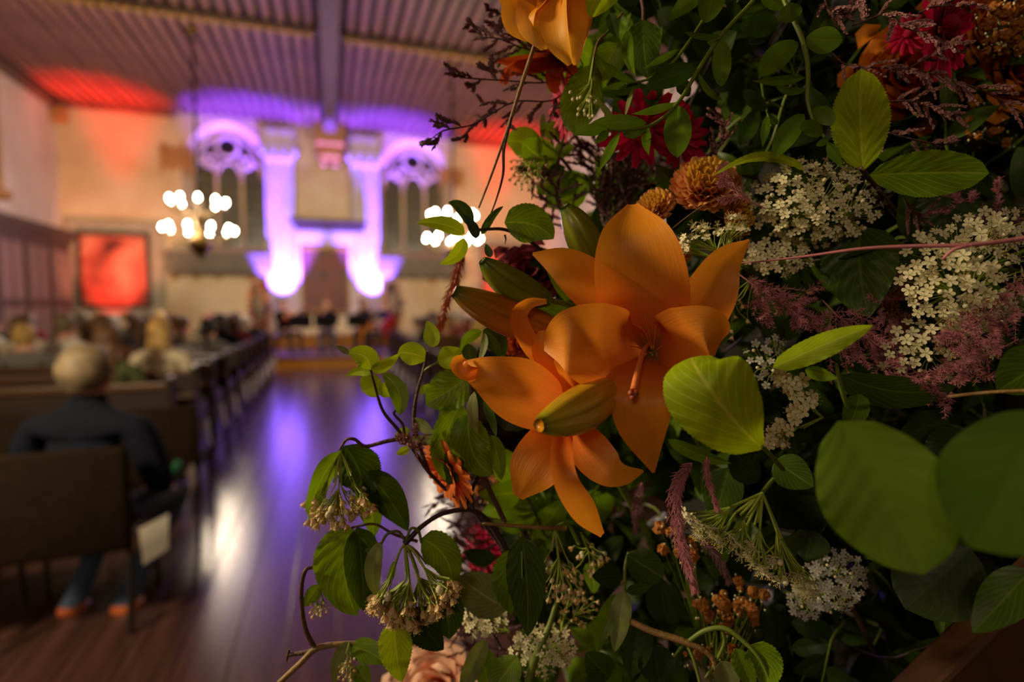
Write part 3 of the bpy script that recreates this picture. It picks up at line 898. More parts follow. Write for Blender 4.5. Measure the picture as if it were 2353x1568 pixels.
# uplight lamps
for s, (sx, lab) in enumerate(((-1.24, 'left'), (1.16, 'right'))):
    t = empty('stage_uplight', (sx, 15.72, 0.62), 'small black spotlight shining violet up the %s pilaster' % lab, 'spotlight', 'spotlights at the altar front')
    obj('housing', lathe(B(), [(0.0, 0.12), (0.07, 0.12), (0.09, 0.2), (0.09, 0.3), (0.085, 0.3), (0.08, 0.22), (0, 0.22)], (0, 0, 0), 14), M_BLACK, t, smooth=True)
    bm = B(); box(bm, -0.11, -0.09, -0.02, 0.02, 0, 0.22); box(bm, 0.09, 0.11, -0.02, 0.02, 0, 0.22); box(bm, -0.12, 0.12, -0.08, 0.08, 0, 0.02)
    obj('bracket', bm, M_BLACK, t)
# ------------------------------------------------ flower pillars at both sides of the stage
random.seed(8)
M_FOL = mat('pillar_foliage', S(74, 62, 40), 0.8, noise=0.4, nscale=20)
for px, lab in ((598, 'left'), (903, 'right')):
    b_ = atY(px, 760, 14.9)
    t = empty('flower_pillar', (b_.x, 14.9, 0.28), 'tall pillar of orange and brown flowers at the %s side of the stage' % lab, 'flower arrangement', 'flower pillars on the stage')
    obj('pedestal', lathe(B(), [(0.16, 0.0), (0.16, 0.03), (0.04, 0.06), (0.035, 0.7), (0.12, 0.75), (0, 0.75)], (0, 0, 0), 14), M_BLACK, t)
    bm = B()
    for i in range(900):
        z = random.uniform(0.35, 1.75); R_ = 0.23 * math.sin(PI * min(1, max(0.05, (z - 0.2) / 1.75))) ** 0.6 
        a = random.uniform(0, 2 * PI); rr = R_ * random.uniform(0.6, 1.15)
        c_ = V((rr * math.cos(a), rr * math.sin(a), z)); d1 = V((random.gauss(0, 1), random.gauss(0, 1), random.gauss(0, 1))).normalized() * 0.05
        d2 = d1.cross(V((random.random(), random.random(), 1))).normalized() * 0.02
        bm.faces.new([bm.verts.new(c_ - d1), bm.verts.new(c_ + d2), bm.verts.new(c_ + d1), bm.verts.new(c_ - d2)])
    obj('foliage', bm, M_FOL, t)['kind'] = 'stuff'
    for i in range(46):
        z = random.uniform(0.45, 1.75); R_ = 0.25 * math.sin(PI * min(1, max(0.05, (z - 0.2) / 1.75))) ** 0.6
        a = random.uniform(0, 2 * PI)
        m = random.choice([mat('pillar_orange', S(226, 120, 40), 0.6), mat('pillar_rust', S(160, 72, 40), 0.6), mat('pillar_peach', S(224, 160, 110), 0.6)])
        bm = B(); r = random.uniform(0.035, 0.06)
        ball(bm, (R_ * math.cos(a), R_ * math.sin(a), z), r, 8, 6)
        for v_ in bm.verts: v_.co += V((random.gauss(0, .006), random.gauss(0, .006), random.gauss(0, .006)))
        obj('blossom', bm, m, t, smooth=False)
# ================================================================== plants: materials
def mgrad(name, stops, rough=0.5, trans=0.3, streak=0.25, coat=0.0, sscale=(2.0, 26.0), tint=None, bump=0.12):
    """colour runs along the blade (UV x); fine streaks follow it"""
    m = bpy.data.materials.new(name); m.use_nodes = True
    N = m.node_tree.nodes; L = m.node_tree.links; bs = N['Principled BSDF']; out = N['Material Output']
    bs.inputs['Roughness'].default_value = rough; bs.inputs['Coat Weight'].default_value = coat
    bs.inputs['Coat Roughness'].default_value = 0.15
    bs.inputs['Specular IOR Level'].default_value = 0.35
    tc = N.new('ShaderNodeTexCoord'); sp = N.new('ShaderNodeSeparateXYZ'); L.new(tc.outputs['UV'], sp.inputs[0])
    cr = N.new('ShaderNodeValToRGB'); cr.color_ramp.elements[0].color = (*stops[0][1], 1); cr.color_ramp.elements[0].position = stops[0][0]
    cr.color_ramp.elements[1].color = (*stops[-1][1], 1); cr.color_ramp.elements[1].position = stops[-1][0]
    for p_, c_ in stops[1:-1]:
        e = cr.color_ramp.elements.new(p_); e.color = (*c_, 1)
    L.new(sp.outputs[0], cr.inputs[0])
    mp = N.new('ShaderNodeMapping'); mp.inputs['Scale'].default_value = (sscale[0], sscale[1], 1)
    L.new(tc.outputs['UV'], mp.inputs[0])
    nz = N.new('ShaderNodeTexNoise'); nz.inputs['Scale'].default_value = 1.0; nz.inputs['Detail'].default_value = 3
    L.new(mp.outputs[0], nz.inputs['Vector'])
    mr = N.new('ShaderNodeMapRange'); mr.inputs['From Min'].default_value = 0.3; mr.inputs['From Max'].default_value = 0.7
    mr.inputs['To Min'].default_value = 1 - streak; mr.inputs['To Max'].default_value = 1.0
    L.new(nz.outputs['Fac'], mr.inputs['Value'])
    mx = N.new('ShaderNodeVectorMath'); mx.operation = 'SCALE'
    L.new(cr.outputs[0], mx.inputs[0]); L.new(mr.outputs[0], mx.inputs['Scale'])
    L.new(mx.outputs[0], bs.inputs['Base Color'])
    if bump:
        bp = N.new('ShaderNodeBump'); bp.inputs['Strength'].default_value = bump; bp.inputs['Distance'].default_value = 0.002
        L.new(nz.outputs['Fac'], bp.inputs['Height']); L.new(bp.outputs[0], bs.inputs['Normal'])
    if trans:
        tr = N.new('ShaderNodeBsdfTranslucent'); L.new(mx.outputs[0], tr.inputs['Color'])
        ms = N.new('ShaderNodeMixShader'); ms.inputs[0].default_value = trans
        L.new(bs.outputs[0], ms.inputs[1]); L.new(tr.outputs[0], ms.inputs[2]); L.new(ms.outputs[0], out.inputs[0])
    return m

OR = S(246, 160, 36); OR2 = S(240, 142, 44); ORD_ = S(222, 92, 34); GRY = S(120, 128, 30)
M_PETAL = mgrad('lily_petal', [(0.0, S(150, 110, 30)), (0.14, S(234, 122, 44)), (0.45, OR2), (0.8, OR), (1.0, S(240, 150, 40))], 0.45, 0.38, 0.07)
M_PETALB = mgrad('lily_petal_back', [(0.0, S(222, 100, 40)), (0.4, OR2), (1.0, OR)], 0.45, 0.4, 0.12)
M_BUDG = mgrad('green_bud', [(0.0, S(92, 116, 20)), (0.5, S(122, 132, 24)), (0.85, S(140, 140, 26)), (1.0, S(70, 110, 20))], 0.35, 0.12, 0.45, 0.2, (1.2, 16))
M_BUDO = mgrad('orange_bud', [(0.0, S(196, 120, 30)), (0.6, S(200, 120, 30)), (0.9, S(176, 126, 30)), (1.0, S(70, 110, 20))], 0.35, 0.12, 0.45, 0.2, (1.2, 16))
M_BUDY = mgrad('yellow_bud', [(0.0, S(222, 150, 30)), (0.5, S(226, 172, 40)), (0.9, S(206, 180, 40)), (1.0, S(120, 150, 24))], 0.2, 0.12, 0.4, 0.9, (1.2, 16))
M_STYLE = mat('lily_style', S(236, 140, 76), 0.45, trans=0.2)
M_STIGMA = mat('lily_stigma', S(150, 66, 30), 0.5)
def leafmat(name, c, vein, rough=0.45, trans=0.35, n=9, st=0.6, c2=None, slant=0.55):
    return mat(name, c, rough, noise=1, nscale=60, col2=c2 or tuple(x * 0.78 for x in c), trans=trans, veins=(vein, n, slant, st), spec=0.22)
M_LIME = leafmat('lime_leaf', S(160, 188, 20), S(196, 204, 72), 0.42, 0.42, 8, 1.0)
M_GREEN = leafmat('green_leaf', S(108, 142, 20), S(150, 174, 54), 0.38, 0.4, 8, 1.0)
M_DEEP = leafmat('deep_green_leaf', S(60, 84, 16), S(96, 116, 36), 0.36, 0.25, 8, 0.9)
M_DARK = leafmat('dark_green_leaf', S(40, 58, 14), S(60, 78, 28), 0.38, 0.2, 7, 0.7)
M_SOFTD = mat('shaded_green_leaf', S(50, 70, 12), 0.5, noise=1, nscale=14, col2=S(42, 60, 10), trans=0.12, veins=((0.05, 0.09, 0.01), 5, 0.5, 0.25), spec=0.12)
M_SOFT = mat('soft_green_leaf', S(84, 106, 14), 0.5, noise=1, nscale=14, col2=S(66, 88, 12), trans=0.22, veins=((0.10, 0.17, 0.01), 5, 0.5, 0.25), spec=0.15)
M_GREY = leafmat('grey_green_leaf', S(118, 128, 74), S(150, 156, 104), 0.6, 0.25, 9, 0.8)
M_EUON = leafmat('glossy_leaf', S(92, 124, 26), S(126, 150, 52), 0.28, 0.3, 7, 0.35)
M_EUOND = leafmat('glossy_dark_leaf', S(58, 84, 22), S(84, 108, 36), 0.28, 0.25, 7, 0.35)
M_STEMG = mat('green_stem', S(104, 122, 36), 0.5, noise=0.2, nscale=80)
M_TWIG = mat('brown_twig', S(88, 58, 46), 0.6, noise=0.35, nscale=90, bump=0.3, bscale=300)
M_TWIGL = mat('tan_twig', S(140, 108, 60), 0.6, noise=0.3, nscale=90, bump=0.2, bscale=300)
M_TWIGD = mat('dark_twig', S(58, 38, 38), 0.55, noise=0.3, nscale=90)
M_PINKST = mat('pink_stem', S(178, 108, 116), 0.6, noise=0.2, nscale=90)
M_WHITE = mat('white_floret', S(232, 226, 188), 0.6, trans=0.25)
M_CREAM = mat('wilted_floret', S(216, 188, 140), 0.7, trans=0.2)
M_GREYW = mat('lilac_white_floret', S(196, 196, 190), 0.7, trans=0.2)
M_ANTH = mat('yellow_anther', S(214, 184, 60), 0.6)
M_STALK = mat('pale_green_stalk', S(150, 168, 60), 0.5, trans=0.1)
M_PLUME = mat('pink_plume', S(178, 110, 122), 0.75, noise=0.3, nscale=120, trans=0.15)
M_PLUMED = mat('dusky_plume', S(112, 72, 78), 0.75, noise=0.3, nscale=120, trans=0.1)
M_PLUMEB = mat('mauve_spikelet', S(164, 112, 112), 0.75, noise=0.45, nscale=140, trans=0.1)

# ================================================================== plants: builders
def blade(bm, pts, ws, nu=20, nv=6, face=None, tilt=0.0, tilt1=None, cup=0.0, fold=0.0, ruf=0.0, ser=0.0, rel=0.0, nvein=7, seed=0.0, flip=1):
    uvl = bm.loops.layers.uv.verify()
    c_ = spline([V(p) for p in pts], nu)
    w_ = spline([float(x) for x in ws], nu)
    rows = []
    Tn = None
    for i in range(nu + 1):
        t = i / nu
        T = (c_[min(i + 1, nu)] - c_[max(i - 1, 0)]).normalized()
        Nn = V(face) if face is not None else (EYE - c_[i]).normalized()
        Nn = Nn - T * Nn.dot(T)
        if Nn.length < 0.12:
            Nn = (Tn if Tn is not None else UPV) - T * (Tn if Tn is not None else UPV).dot(T)
        Nn.normalize(); Tn = Nn
        a = tilt if tilt1 is None else tilt + (tilt1 - tilt) * t
        if a:
            Nn = Matrix.Rotation(a, 3, T) @ Nn
        Sd = T.cross(Nn).normalized()
        w = max(w_[i], 1e-5)
        row = []
        for j in range(nv + 1):
            v = -1 + 2 * j / nv
            we = w
            if ser and j in (0, nv): we = w * (1 + (ser if i % 2 else -ser * 0.4))
            off = cup * w * v * v + fold * w * abs(v)
            if ruf: off += ruf * w * abs(v) ** 2 * math.sin(t * 9 + seed + (1.7 if v > 0 else 0))
            if rel: off += rel * w * (math.cos(2 * PI * nvein * (t - 0.28 * abs(v))) * (0.3 + 0.7 * abs(v)) * (1 - t * 0.5) - (0.8 if j == nv // 2 else 0) * 0.8)
            row.append(bm.verts.new(c_[i] + Sd * (we * v) + Nn * (off * flip)))
        rows.append(row)
    for i in range(nu):
        for j in range(nv):
            f = bm.faces.new((rows[i][j], rows[i][j + 1], rows[i + 1][j + 1], rows[i + 1][j]))
            for lp, (a, b) in zip(f.loops, ((i, j), (i, j + 1), (i + 1, j + 1), (i + 1, j))):
                lp[uvl].uv = (a / nu, b / nv)
    return bm

def pxs(l): return [P(*q) for q in l]
def petal(parent, pts, wpx, m, nm='petal', **k):
    """a lily tepal: control points (px, py, depth), half widths in pixels"""
    P3 = pxs(pts); ws = [wv * q[2] / F for wv, q in zip(wpx, pts)]
    bm = blade(B(), P3, ws, **dict(dict(nu=26, nv=10), **k))
    return obj(nm, bm, m, parent, loc=P3[0], smooth=True)

def prof(kind):
    if kind == 'ovate': return lambda t: (math.sin(PI * t ** 0.72)) ** 0.75
    if kind == 'oval': return lambda t: (math.sin(PI * t)) ** 0.6
    if kind == 'lance': return lambda t: (math.sin(PI * t ** 0.85)) ** 1.1
    if kind == 'obov': return lambda t: (math.sin(PI * t ** 1.35)) ** 0.7
SH = {k: prof(k) for k in ('ovate', 'oval', 'lance', 'obov')}
NP = 13
def leaf(parent, base, tip, w, m, shape='ovate', bend=(0, 0), arch=0.0, nm='leaf', nu=None, nv=8, ser=0.0, rel=0.055, label=None, **k):
    b, t = V(base), V(tip)
    n_ = 6; pts = []
    for i in range(n_ + 1):
        s = i / n_
        q = b.lerp(t, s); h = 4 * s * (1 - s)
        q = V((q.x + bend[0] * h, q.y + bend[1] * h, q.z - arch * h))
        pts.append(P(*q))
    dm = (b.z + t.z) / 2
    f = SH[shape]
    ws = [w * dm / F * f(min(max(i / NP, 0.0), 1.0)) + 1e-5 for i in range(NP + 1)]
    big = w > 45
    k.setdefault('fold', random.uniform(0.04, 0.2)); k.setdefault('ruf', random.uniform(0.03, 0.09)); k.setdefault('seed', random.uniform(0, 6))
    bm = blade(B(), spline(pts, NP), ws, nu=nu or (64 if big else 36 if ser else 20), nv=nv if not big else 14, ser=ser, rel=rel, **k)
    o = obj(nm, bm, m, parent, loc=pts[0], smooth=True)
    if label: o['label'] = label
    return o

def stem(parent, pts, rpx, m=None, nm='stem', seg=8, n=None):
    P3 = pxs(pts); rr = rpx if isinstance(rpx, (list, tuple)) else [rpx] * len(pts)
    bm = tube(B(), P3, [r * q[2] / F for r, q in zip(rr, pts)], seg, n or 6 * (len(pts) - 1))
    return obj(nm, bm, m or M_STEMG, parent, loc=P3[0], smooth=True)

def bud(parent, base, tip, hw, m, bend=(0, 0), nm='bud', rot=0.0):
    b, t = V(base), V(tip); n_ = 6
    pts = []
    for i in range(n_ + 1):
        s = i / n_; q = b.lerp(t, s); h = 4 * s * (1 - s)
        pts.append(P(q.x + bend[0] * h, q.y + bend[1] * h, q.z))
    c_ = spline(pts, 26); bm = B(); uvl = bm.loops.layers.uv.verify(); seg = 36
    R0 = hw * (b.z + t.z) / 2 / F; rows = []; a = None
    for i, p in enumerate(c_):
        s = i / 26
        T = (c_[min(i + 1, 26)] - c_[max(i - 1, 0)]).normalized()
        if a is None: a, bb = frame_of(T, FWD)
        a = (a - T * a.dot(T)).normalized(); bb = a.cross(T)
        pr = (math.sin(PI * min(1, 0.06 + 0.9 * s) ** 0.95)) ** 0.62
        row = []
        for k in range(seg):
            th = 2 * PI * k / seg
            g = min(abs(((th + rot) % (2 * PI / 3)) - PI / 3), 9)       # 0 at a groove
            g2 = PI / 3 - g
            r = R0 * pr * (1 - 0.13 * math.exp(-(g / 0.16) ** 2) + 0.05 * math.exp(-(g2 / 0.12) ** 2))
            row.append(bm.verts.new(p + (a * math.cos(th) + bb * math.sin(th)) * r))
        rows.append(row)
    for i in range(26):
        for k in range(seg):
            k2 = (k + 1) % seg
            f = bm.faces.new((rows[i][k], rows[i][k2], rows[i + 1][k2], rows[i + 1][k]))
            for lp, (u, v) in zip(f.loops, ((i, k), (i, k + 1), (i + 1, k + 1), (i + 1, k))): lp[uvl].uv = (u / 26, v / seg)
    bm.faces.new(rows[0]); bm.faces.new(rows[-1][::-1])
    return obj(nm, bm, m, parent, loc=pts[0], smooth=True)

def place(nm, me, parent, loc, zax, s=1.0, xax=None, roll=None):
    z = V(zax).normalized()
    x = V(xax) if xax is not None else V((random.gauss(0, 1), random.gauss(0, 1), random.gauss(0, 1)))
    x = x - z * x.dot(z)
    if x.length < 1e-5: x = frame_of(z)[0]
    x.normalize(); y = z.cross(x)
    o = bpy.data.objects.new(nm, me); COL.objects.link(o)
    o.parent = parent
    l = V(loc) - wloc(parent)
    sv = s if isinstance(s, (tuple, list)) else (s, s, s)
    o.matrix_basis = Matrix(((x.x * sv[0], y.x * sv[1], z.x * sv[2], l.x), (x.y * sv[0], y.y * sv[1], z.y * sv[2], l.y), (x.z * sv[0], y.z * sv[1], z.z * sv[2], l.z), (0, 0, 0, 1)))
    return o

def mesh_of(bm, mats, name, smooth=True):
    me = bpy.data.meshes.new(name); bm.to_mesh(me); bm.free()
    for m in mats: me.materials.append(m)
    if smooth: me.polygons.foreach_set('use_smooth', [True] * len(me.polygons))
    return me

def unit_petal(w=0.28, cup=-0.5, curl=0.15, name='petal', m=None, nu=6, nv=4, tipw=0.5):
    """petal along +Z, its inner face towards +X"""
    pts = [V((-curl * (t ** 2) , 0, t)) for t in [i / 4 for i in range(5)]]
    ws = [w * 0.45, w * 0.8, w, w * 0.95, w * tipw * 0.5]
    return mesh_of(blade(B(), pts, ws, nu, nv, face=V((1, 0, 0)), cup=-cup), [m], name)

def floret_mesh(mw, closed=False, name='floret'):
    bm = B()
    for k in range(5):
        a = 2 * PI * k / 5; ca, sa = math.cos(a), math.sin(a)
        el = 1.1 if closed else 0.15
        def q(r, s, h): 
            x = r * math.cos(el) ; z = r * math.sin(el) + h
            return bm.verts.new((x * ca - s * sa, x * sa + s * ca, z))
        v0 = q(0.08, -0.06, 0); v1 = q(0.08, 0.06, 0); v2 = q(0.5, 0.30, 0.05); v3 = q(0.86, 0.27, 0.0); v4 = q(1.0, 0.0, -0.05); v5 = q(0.86, -0.27, 0.0); v6 = q(0.5, -0.30, 0.05); vc = q(0.6, 0, -0.04)
        ring = [v0, v1, v2, v3, v4, v5, v6]
        for i in range(7): bm.faces.new((ring[i], ring[(i + 1) % 7], vc))
    tube(bm, [(0, 0, -0.45), (0, 0, 0.06)], [0.05, 0.14], 5, mi=1)
    for k in range(5):
        a = 2 * PI * (k + 0.5) / 5
        d = V((math.cos(a) * 0.5, math.sin(a) * 0.5, 0.95)).normalized()
        tube(bm, [d * 0.1, d * 1.05], [0.022, 0.018], 3, mi=0, cap=False)
        ball(bm, d * 1.08, 0.075, 4, 3, mi=2)
    return mesh_of(bm, [mw, M_STALK, M_ANTH], name)
FLO_W = floret_mesh(M_WHITE); FLO_C = floret_mesh(M_CREAM, True); FLO_G = floret_mesh(M_GREYW); FLO_WC = floret_mesh(M_WHITE, True)
bm = B(); ball(bm, (0, 0, 0), 0.5, 8, 6, (1, 1, 1.15)); tube(bm, [(0, 0, -1.0), (0, 0, -0.4)], [0.06, 0.1], 5, mi=1)
FBUD = mesh_of(bm, [M_WHITE, M_STALK], 'flower_bud')

def umbel(parent, root, targets, fl, size, m=None, nodes=7, up=None, budfrac=0.12, rstem=1.7, nm='flower_head', droop=0.0, jitter=0.5, label=None):
    """flower head: rays from root branch to florets at target points (px, py, depth)"""
    R0 = P(*root); T = [P(*t) for t in targets]
    cen = sum(T, V((0, 0, 0))) / len(T)
    sc = root[2] / F
    bm = B()
    random.shuffle(T)
    seeds = T[:nodes]
    nd = []
    for s in seeds:
        n_ = R0.lerp(s, 0.55) + V((0, 0, droop * 0.4)); n_ = n_.lerp(R0.lerp(cen, 0.55), 0.15); nd.append(n_)
        tube(bm, [R0, R0.lerp(n_, 0.5) + V((0, 0, droop)), n_], [rstem * sc, rstem * sc * 0.9, rstem * sc * 0.75], 5, 5)
    head = None
    info = []
    for t in T:
        k = min(range(nodes), key=lambda i: (nd[i] - t).length)
        mid = nd[k].lerp(t, 0.5) + (R0 - cen).normalized() * -0.002
        tube(bm, [nd[k], mid, t], [rstem * sc * 0.7, rstem * sc * 0.5, rstem * sc * 0.5], 4)
        info.append((t, (t - nd[k]).normalized()))
    head = obj(nm, bm, m or M_STALK, parent, loc=R0, smooth=True)
    if label: head['label'] = label
    for t, d in info:
        nrm = up.normalized() * 0.8 + d * 0.5 if up is not None else d
        nrm = nrm + V((random.gauss(0, jitter), random.gauss(0, jitter), random.gauss(0, jitter))) * 0.6
        if random.random() < budfrac: place('flower_bud', FBUD, head, t + nrm.normalized() * size * 0.3, nrm, size * 0.8)
        else: place('floret', fl, head, t + nrm.normalized() * size * 0.3, nrm, size * random.uniform(0.85, 1.12))
    return head

def dome(cx, cy, d, rx, ry, n, dep=0.05, y0=-1, y1=1):
    out = []
    g = PI * (3 - 5 ** 0.5)
    for i in range(n):
        r = math.sqrt((i + 0.5) / n); a = i * g
        x, y = r * math.cos(a), r * math.sin(a)
        x += random.uniform(-.06, .06); y += random.uniform(-.06, .06)
        out.append((cx + rx * x, cy + ry * y, d + dep * (x * x + y * y) + random.uniform(-.006, .006)))
    return out

def blossom(name, label, cat, C_, nrm, R, rings, meshes, group=None, core=None, corer=0.3, tilt=None):
    """daisy or chrysanthemum: rings = (count, elevation from the axis, length factor, start radius)"""
    nrm = V(nrm).normalized(); a, b = frame_of(nrm)
    t = empty(name, C_, label, cat, group)
    for (n, el, lf, r0) in rings:
        for k in range(n):
            th = 2 * PI * (k + random.uniform(-.25, .25)) / n + r0 * 7 + el * 3
            rad = a * math.cos(th) + b * math.sin(th)
            e2 = el + random.uniform(-.10, .10)
            d = nrm * math.cos(e2) + rad * math.sin(e2)
            x = nrm * math.sin(e2) - rad * math.cos(e2)
            place('petal', random.choice(meshes), t, V(C_) + rad * r0 * R + nrm * (-0.1 * R * el), d, R * lf * random.uniform(0.9, 1.06), xax=x)
    if core:
        bm = B(); nn = 90
        for i in range(nn):
            r = corer * R * math.sqrt((i + .5) / nn); th = i * 2.39996
            p = V(C_) + (a * math.cos(th) + b * math.sin(th)) * r + nrm * R * 0.12 * (1 - (r / (corer * R)) ** 2)
            tube(bm, [p - nrm * R * .1, p + nrm * R * 0.07], [R * 0.03, R * 0.02], 5)
        obj('disc', bm, core, t, loc=C_)['kind'] = 'stuff'
    return t

def needles(bm, path, n, ln, spread, wd, taper=True, two=True, out=0.6):
    """needle-like tips set around a path of world points"""
    path = [V(p) for p in path]
    L_ = spline(path, max(24, n // 2))
    for i in range(n):
        s = (i + random.random()) / n
        k = min(int(s * (len(L_) - 1)), len(L_) - 2)
        p = L_[k].lerp(L_[k + 1], s * (len(L_) - 1) - k)
        T = (L_[k + 1] - L_[k]).normalized()
        r = V((random.gauss(0, 1), random.gauss(0, 1), random.gauss(0, 1))); r = (r - T * r.dot(T)).normalized()
        d = (T * out + r * spread).normalized() * ln * (random.uniform(0.7, 1.2) * (1 - 0.5 * s if taper else 1))
        sd = d.cross(EYE - p).normalized() * wd
        v0 = bm.verts.new(p - sd); v1 = bm.verts.new(p + sd); v2 = bm.verts.new(p + d * 0.6 + sd * 0.9); v3 = bm.verts.new(p + d); v4 = bm.verts.new(p + d * 0.6 - sd * 0.9)
        bm.faces.new((v0, v1, v2, v3, v4))

def plume(name, label, cat, main, twigs, ms, mt, ln=0.006, wd=0.00045, n=60, spread=1.0, rst=1.4, group=None, tl=0.035, out=0.6, sub=0):
    """feathery spray: main stem in pixels, side twigs grown off it, all set with fine needles"""
    M_ = pxs(main)
    t = empty(name, M_[0], label, cat, group)
    sc = main[0][2] / F
    bm = B(); tube(bm, M_, [rst * sc] * (len(M_) - 1) + [rst * sc * 0.4], 5, 6 * (len(M_) - 1))
    L_ = spline(M_, 40); paths = []
    for i in range(twigs):
        s = 0.15 + 0.85 * (i + random.random() * .6) / twigs
        k = min(int(s * 40), 39); p = L_[k]; T = (L_[k + 1] - L_[k]).normalized()
        r = V((random.gauss(0, 1), random.gauss(0, 1), random.gauss(0, 1))); r = (r - T * r.dot(T)).normalized()
        d = (T * 0.8 + r).normalized()
        l_ = tl * random.uniform(0.6, 1.2) * (1.15 - 0.6 * s)
        q = [p, p + d * l_ * 0.5 + T * l_ * .05, p + d * l_ + T * l_ * 0.25 + V((0, 0, -0.1 * l_))]
        tube(bm, q, [rst * sc * 0.45, rst * sc * .35, rst * sc * 0.2], 4, 6, cap=False)
        paths.append(q)
        for _ in range(sub):
            u = random.uniform(.3, .9); p2 = q[0].lerp(q[2], u)
            d2 = (d + V((random.gauss(0, .7), random.gauss(0, .7), random.gauss(0, .7)))).normalized()
            q2 = [p2, p2 + d2 * l_ * 0.25, p2 + d2 * l_ * 0.5]
            tube(bm, q2, rst * sc * 0.2, 3, cap=False); paths.append(q2)
    obj('stem', bm, ms, t, loc=M_[0], smooth=True)
    bm = B()
    for q in paths: needles(bm, q, n, ln, spread, wd, out=out)
    obj('tips', bm, mt, t, loc=M_[0])['kind'] = 'stuff'
    return t
# ================================================================== the lily in focus
random.seed(3)
lily = empty('lily_stem', P(1500, 830, 0.45), 'orange lily stem with a wide open bloom facing the camera and four unopened buds', 'lily', 'orange lilies')
def bloom(parent, c, nm='bloom'):
    """short throat that the tepals spring from"""
    bm = B(); p0 = P(*c); p1 = P(c[0] + 10, c[1] + 8, c[2] + 0.045)
    tube(bm, [p0, p0.lerp(p1, .5), p1], [0.009, 0.006, 0.004], 12, 6)
    return obj(nm, bm, M_BUDG, parent, loc=p0, smooth=True)
blm = bloom(lily, (1502, 815, 0.435), 'open_bloom')
K = dict(rel=0, cup=0.22)
# back tepals
petal(blm, [(1500, 795, .432), (1440, 725, .415), (1375, 665, .402), (1300, 610, .398), (1224, 583, .404)], [12, 52, 60, 44, 3], M_PETAL, cup=0.12, fold=0.1, ruf=0.05, tilt=-0.25)
petal(blm, [(1508, 800, .432), (1580, 745, .412), (1625, 680, .40), (1665, 605, .394), (1722, 552, .398)], [12, 58, 62, 40, 3], M_PETAL, cup=0.12, fold=0.1, ruf=0.06, tilt=0.25, seed=2)
petal(blm, [(1492, 815, .43), (1481, 862, .388), (1474, 915, .372), (1478, 990, .378), (1502, 1087, .402)], [26, 84, 72, 54, 3], M_PETAL, cup=0.15, fold=-0.12, ruf=0.04, seed=1)
# front tepals
petal(blm, [(1494, 805, .432), (1484, 720, .405), (1470, 630, .388), (1458, 540, .385), (1454, 470, .398)], [20, 90, 103, 78, 12], M_PETAL, cup=0.22, ruf=0.03, nu=32, nv=14)
petal(blm, [(1490, 812, .432), (1430, 812, .398), (1370, 795, .378), (1305, 782, .372), (1250, 790, .388)], [24, 88, 100, 74, 16], M_PETAL, cup=0.16, fold=-0.05, ruf=0.07, tilt=0.1, seed=4, nu=32, nv=14)
petal(blm, [(1500, 815, .432), (1550, 812, .398), (1590, 790, .380), (1625, 775, .374), (1655, 790, .386)], [24, 88, 96, 70, 30], M_PETAL, cup=0.14, ruf=0.07, tilt=-0.05, seed=5, nu=32, nv=14)
stem(blm, [(1492, 790, .43), (1480, 805, .405), (1466, 850, .375), (1456, 900, .355)], [4, 5.5, 7, 9], M_STYLE, 'style', 12)
bm = B(); sp_ = P(1455, 907, .353)
for k in range(3):
    a = k * 2 * PI / 3 + 0.4
    ball(bm, sp_ + (RGT * math.cos(a) + UPV * math.sin(a)) * 0.0016, 0.0022, 10, 6)
obj('stigma', bm, M_STIGMA, blm, loc=sp_, smooth=True)
for q in ([(1496, 800, .43), (1478, 760, .412), (1440, 738, .405)], [(1498, 798, .43), (1488, 750, .412), (1476, 708, .405)], [(1502, 800, .43), (1508, 750, .412), (1512, 712, .41)], [(1505, 808, .43), (1530, 790, .412), (1560, 778, .402)], [(1495, 812, .43), (1470, 800, .412), (1448, 796, .40)]):
    stem(blm, q, [2.4, 1.8, 1.0], M_STYLE, 'filament', 6)
# dark nectar furrow spots in the throat
bd = []
b1 = bud(lily, (1262, 690, .42), (1108, 598, .395), 38, M_BUDG, bend=(-6, 12), nm='bud', rot=0.5); b1['label'] = 'green bud pointing up left'
b2 = bud(lily, (1300, 765, .425), (1042, 668, .39), 44, M_BUDO, bend=(-2, 14), nm='bud', rot=0.9); b2['label'] = 'long orange bud with a green tip'
b3 = bud(lily, (1372, 650, .45), (1296, 474, .435), 40, M_BUDG, bend=(8, -10), nm='bud', rot=0.3); b3['label'] = 'green bud standing upright'
b4 = bud(lily, (1420, 880, .40), (1238, 978, .335), 53, M_BUDY, bend=(6, 10), nm='bud', rot=0.2); b4['label'] = 'glossy yellow-green bud in front'
stem(lily, [(1310, 700, .44), (1285, 695, .43), (1258, 688, .42)], [7, 6, 6], nm='pedicel')
stem(lily, [(1320, 730, .445), (1310, 755, .435), (1298, 765, .425)], [7, 6, 7], nm='pedicel')
stem(lily, [(1385, 720, .47), (1382, 690, .46), (1370, 648, .45)], [7, 6, 7], nm='pedicel')
stem(lily, [(1480, 870, .45), (1445, 868, .42), (1415, 882, .40)], [7, 7, 8], nm='pedicel')
stem(lily, [(1300, 690, .44), (1330, 708, .445), (1400, 740, .46), (1510, 828, .465), (1600, 1000, .52), (1750, 1300, .62)], [8, 9, 9, 10, 10, 10], nm='stem')
leaf(lily, (1330, 712, .44), (1255, 622, .43), 13, M_GREEN, 'lance')
leaf(lily, (1335, 760, .445), (1140, 668, .435), 26, M_GREEN, 'lance', bend=(10, -8), tilt=0.3)
leaf(lily, (1355, 745, .445), (1255, 690, .425), 24, M_EUON, 'lance')

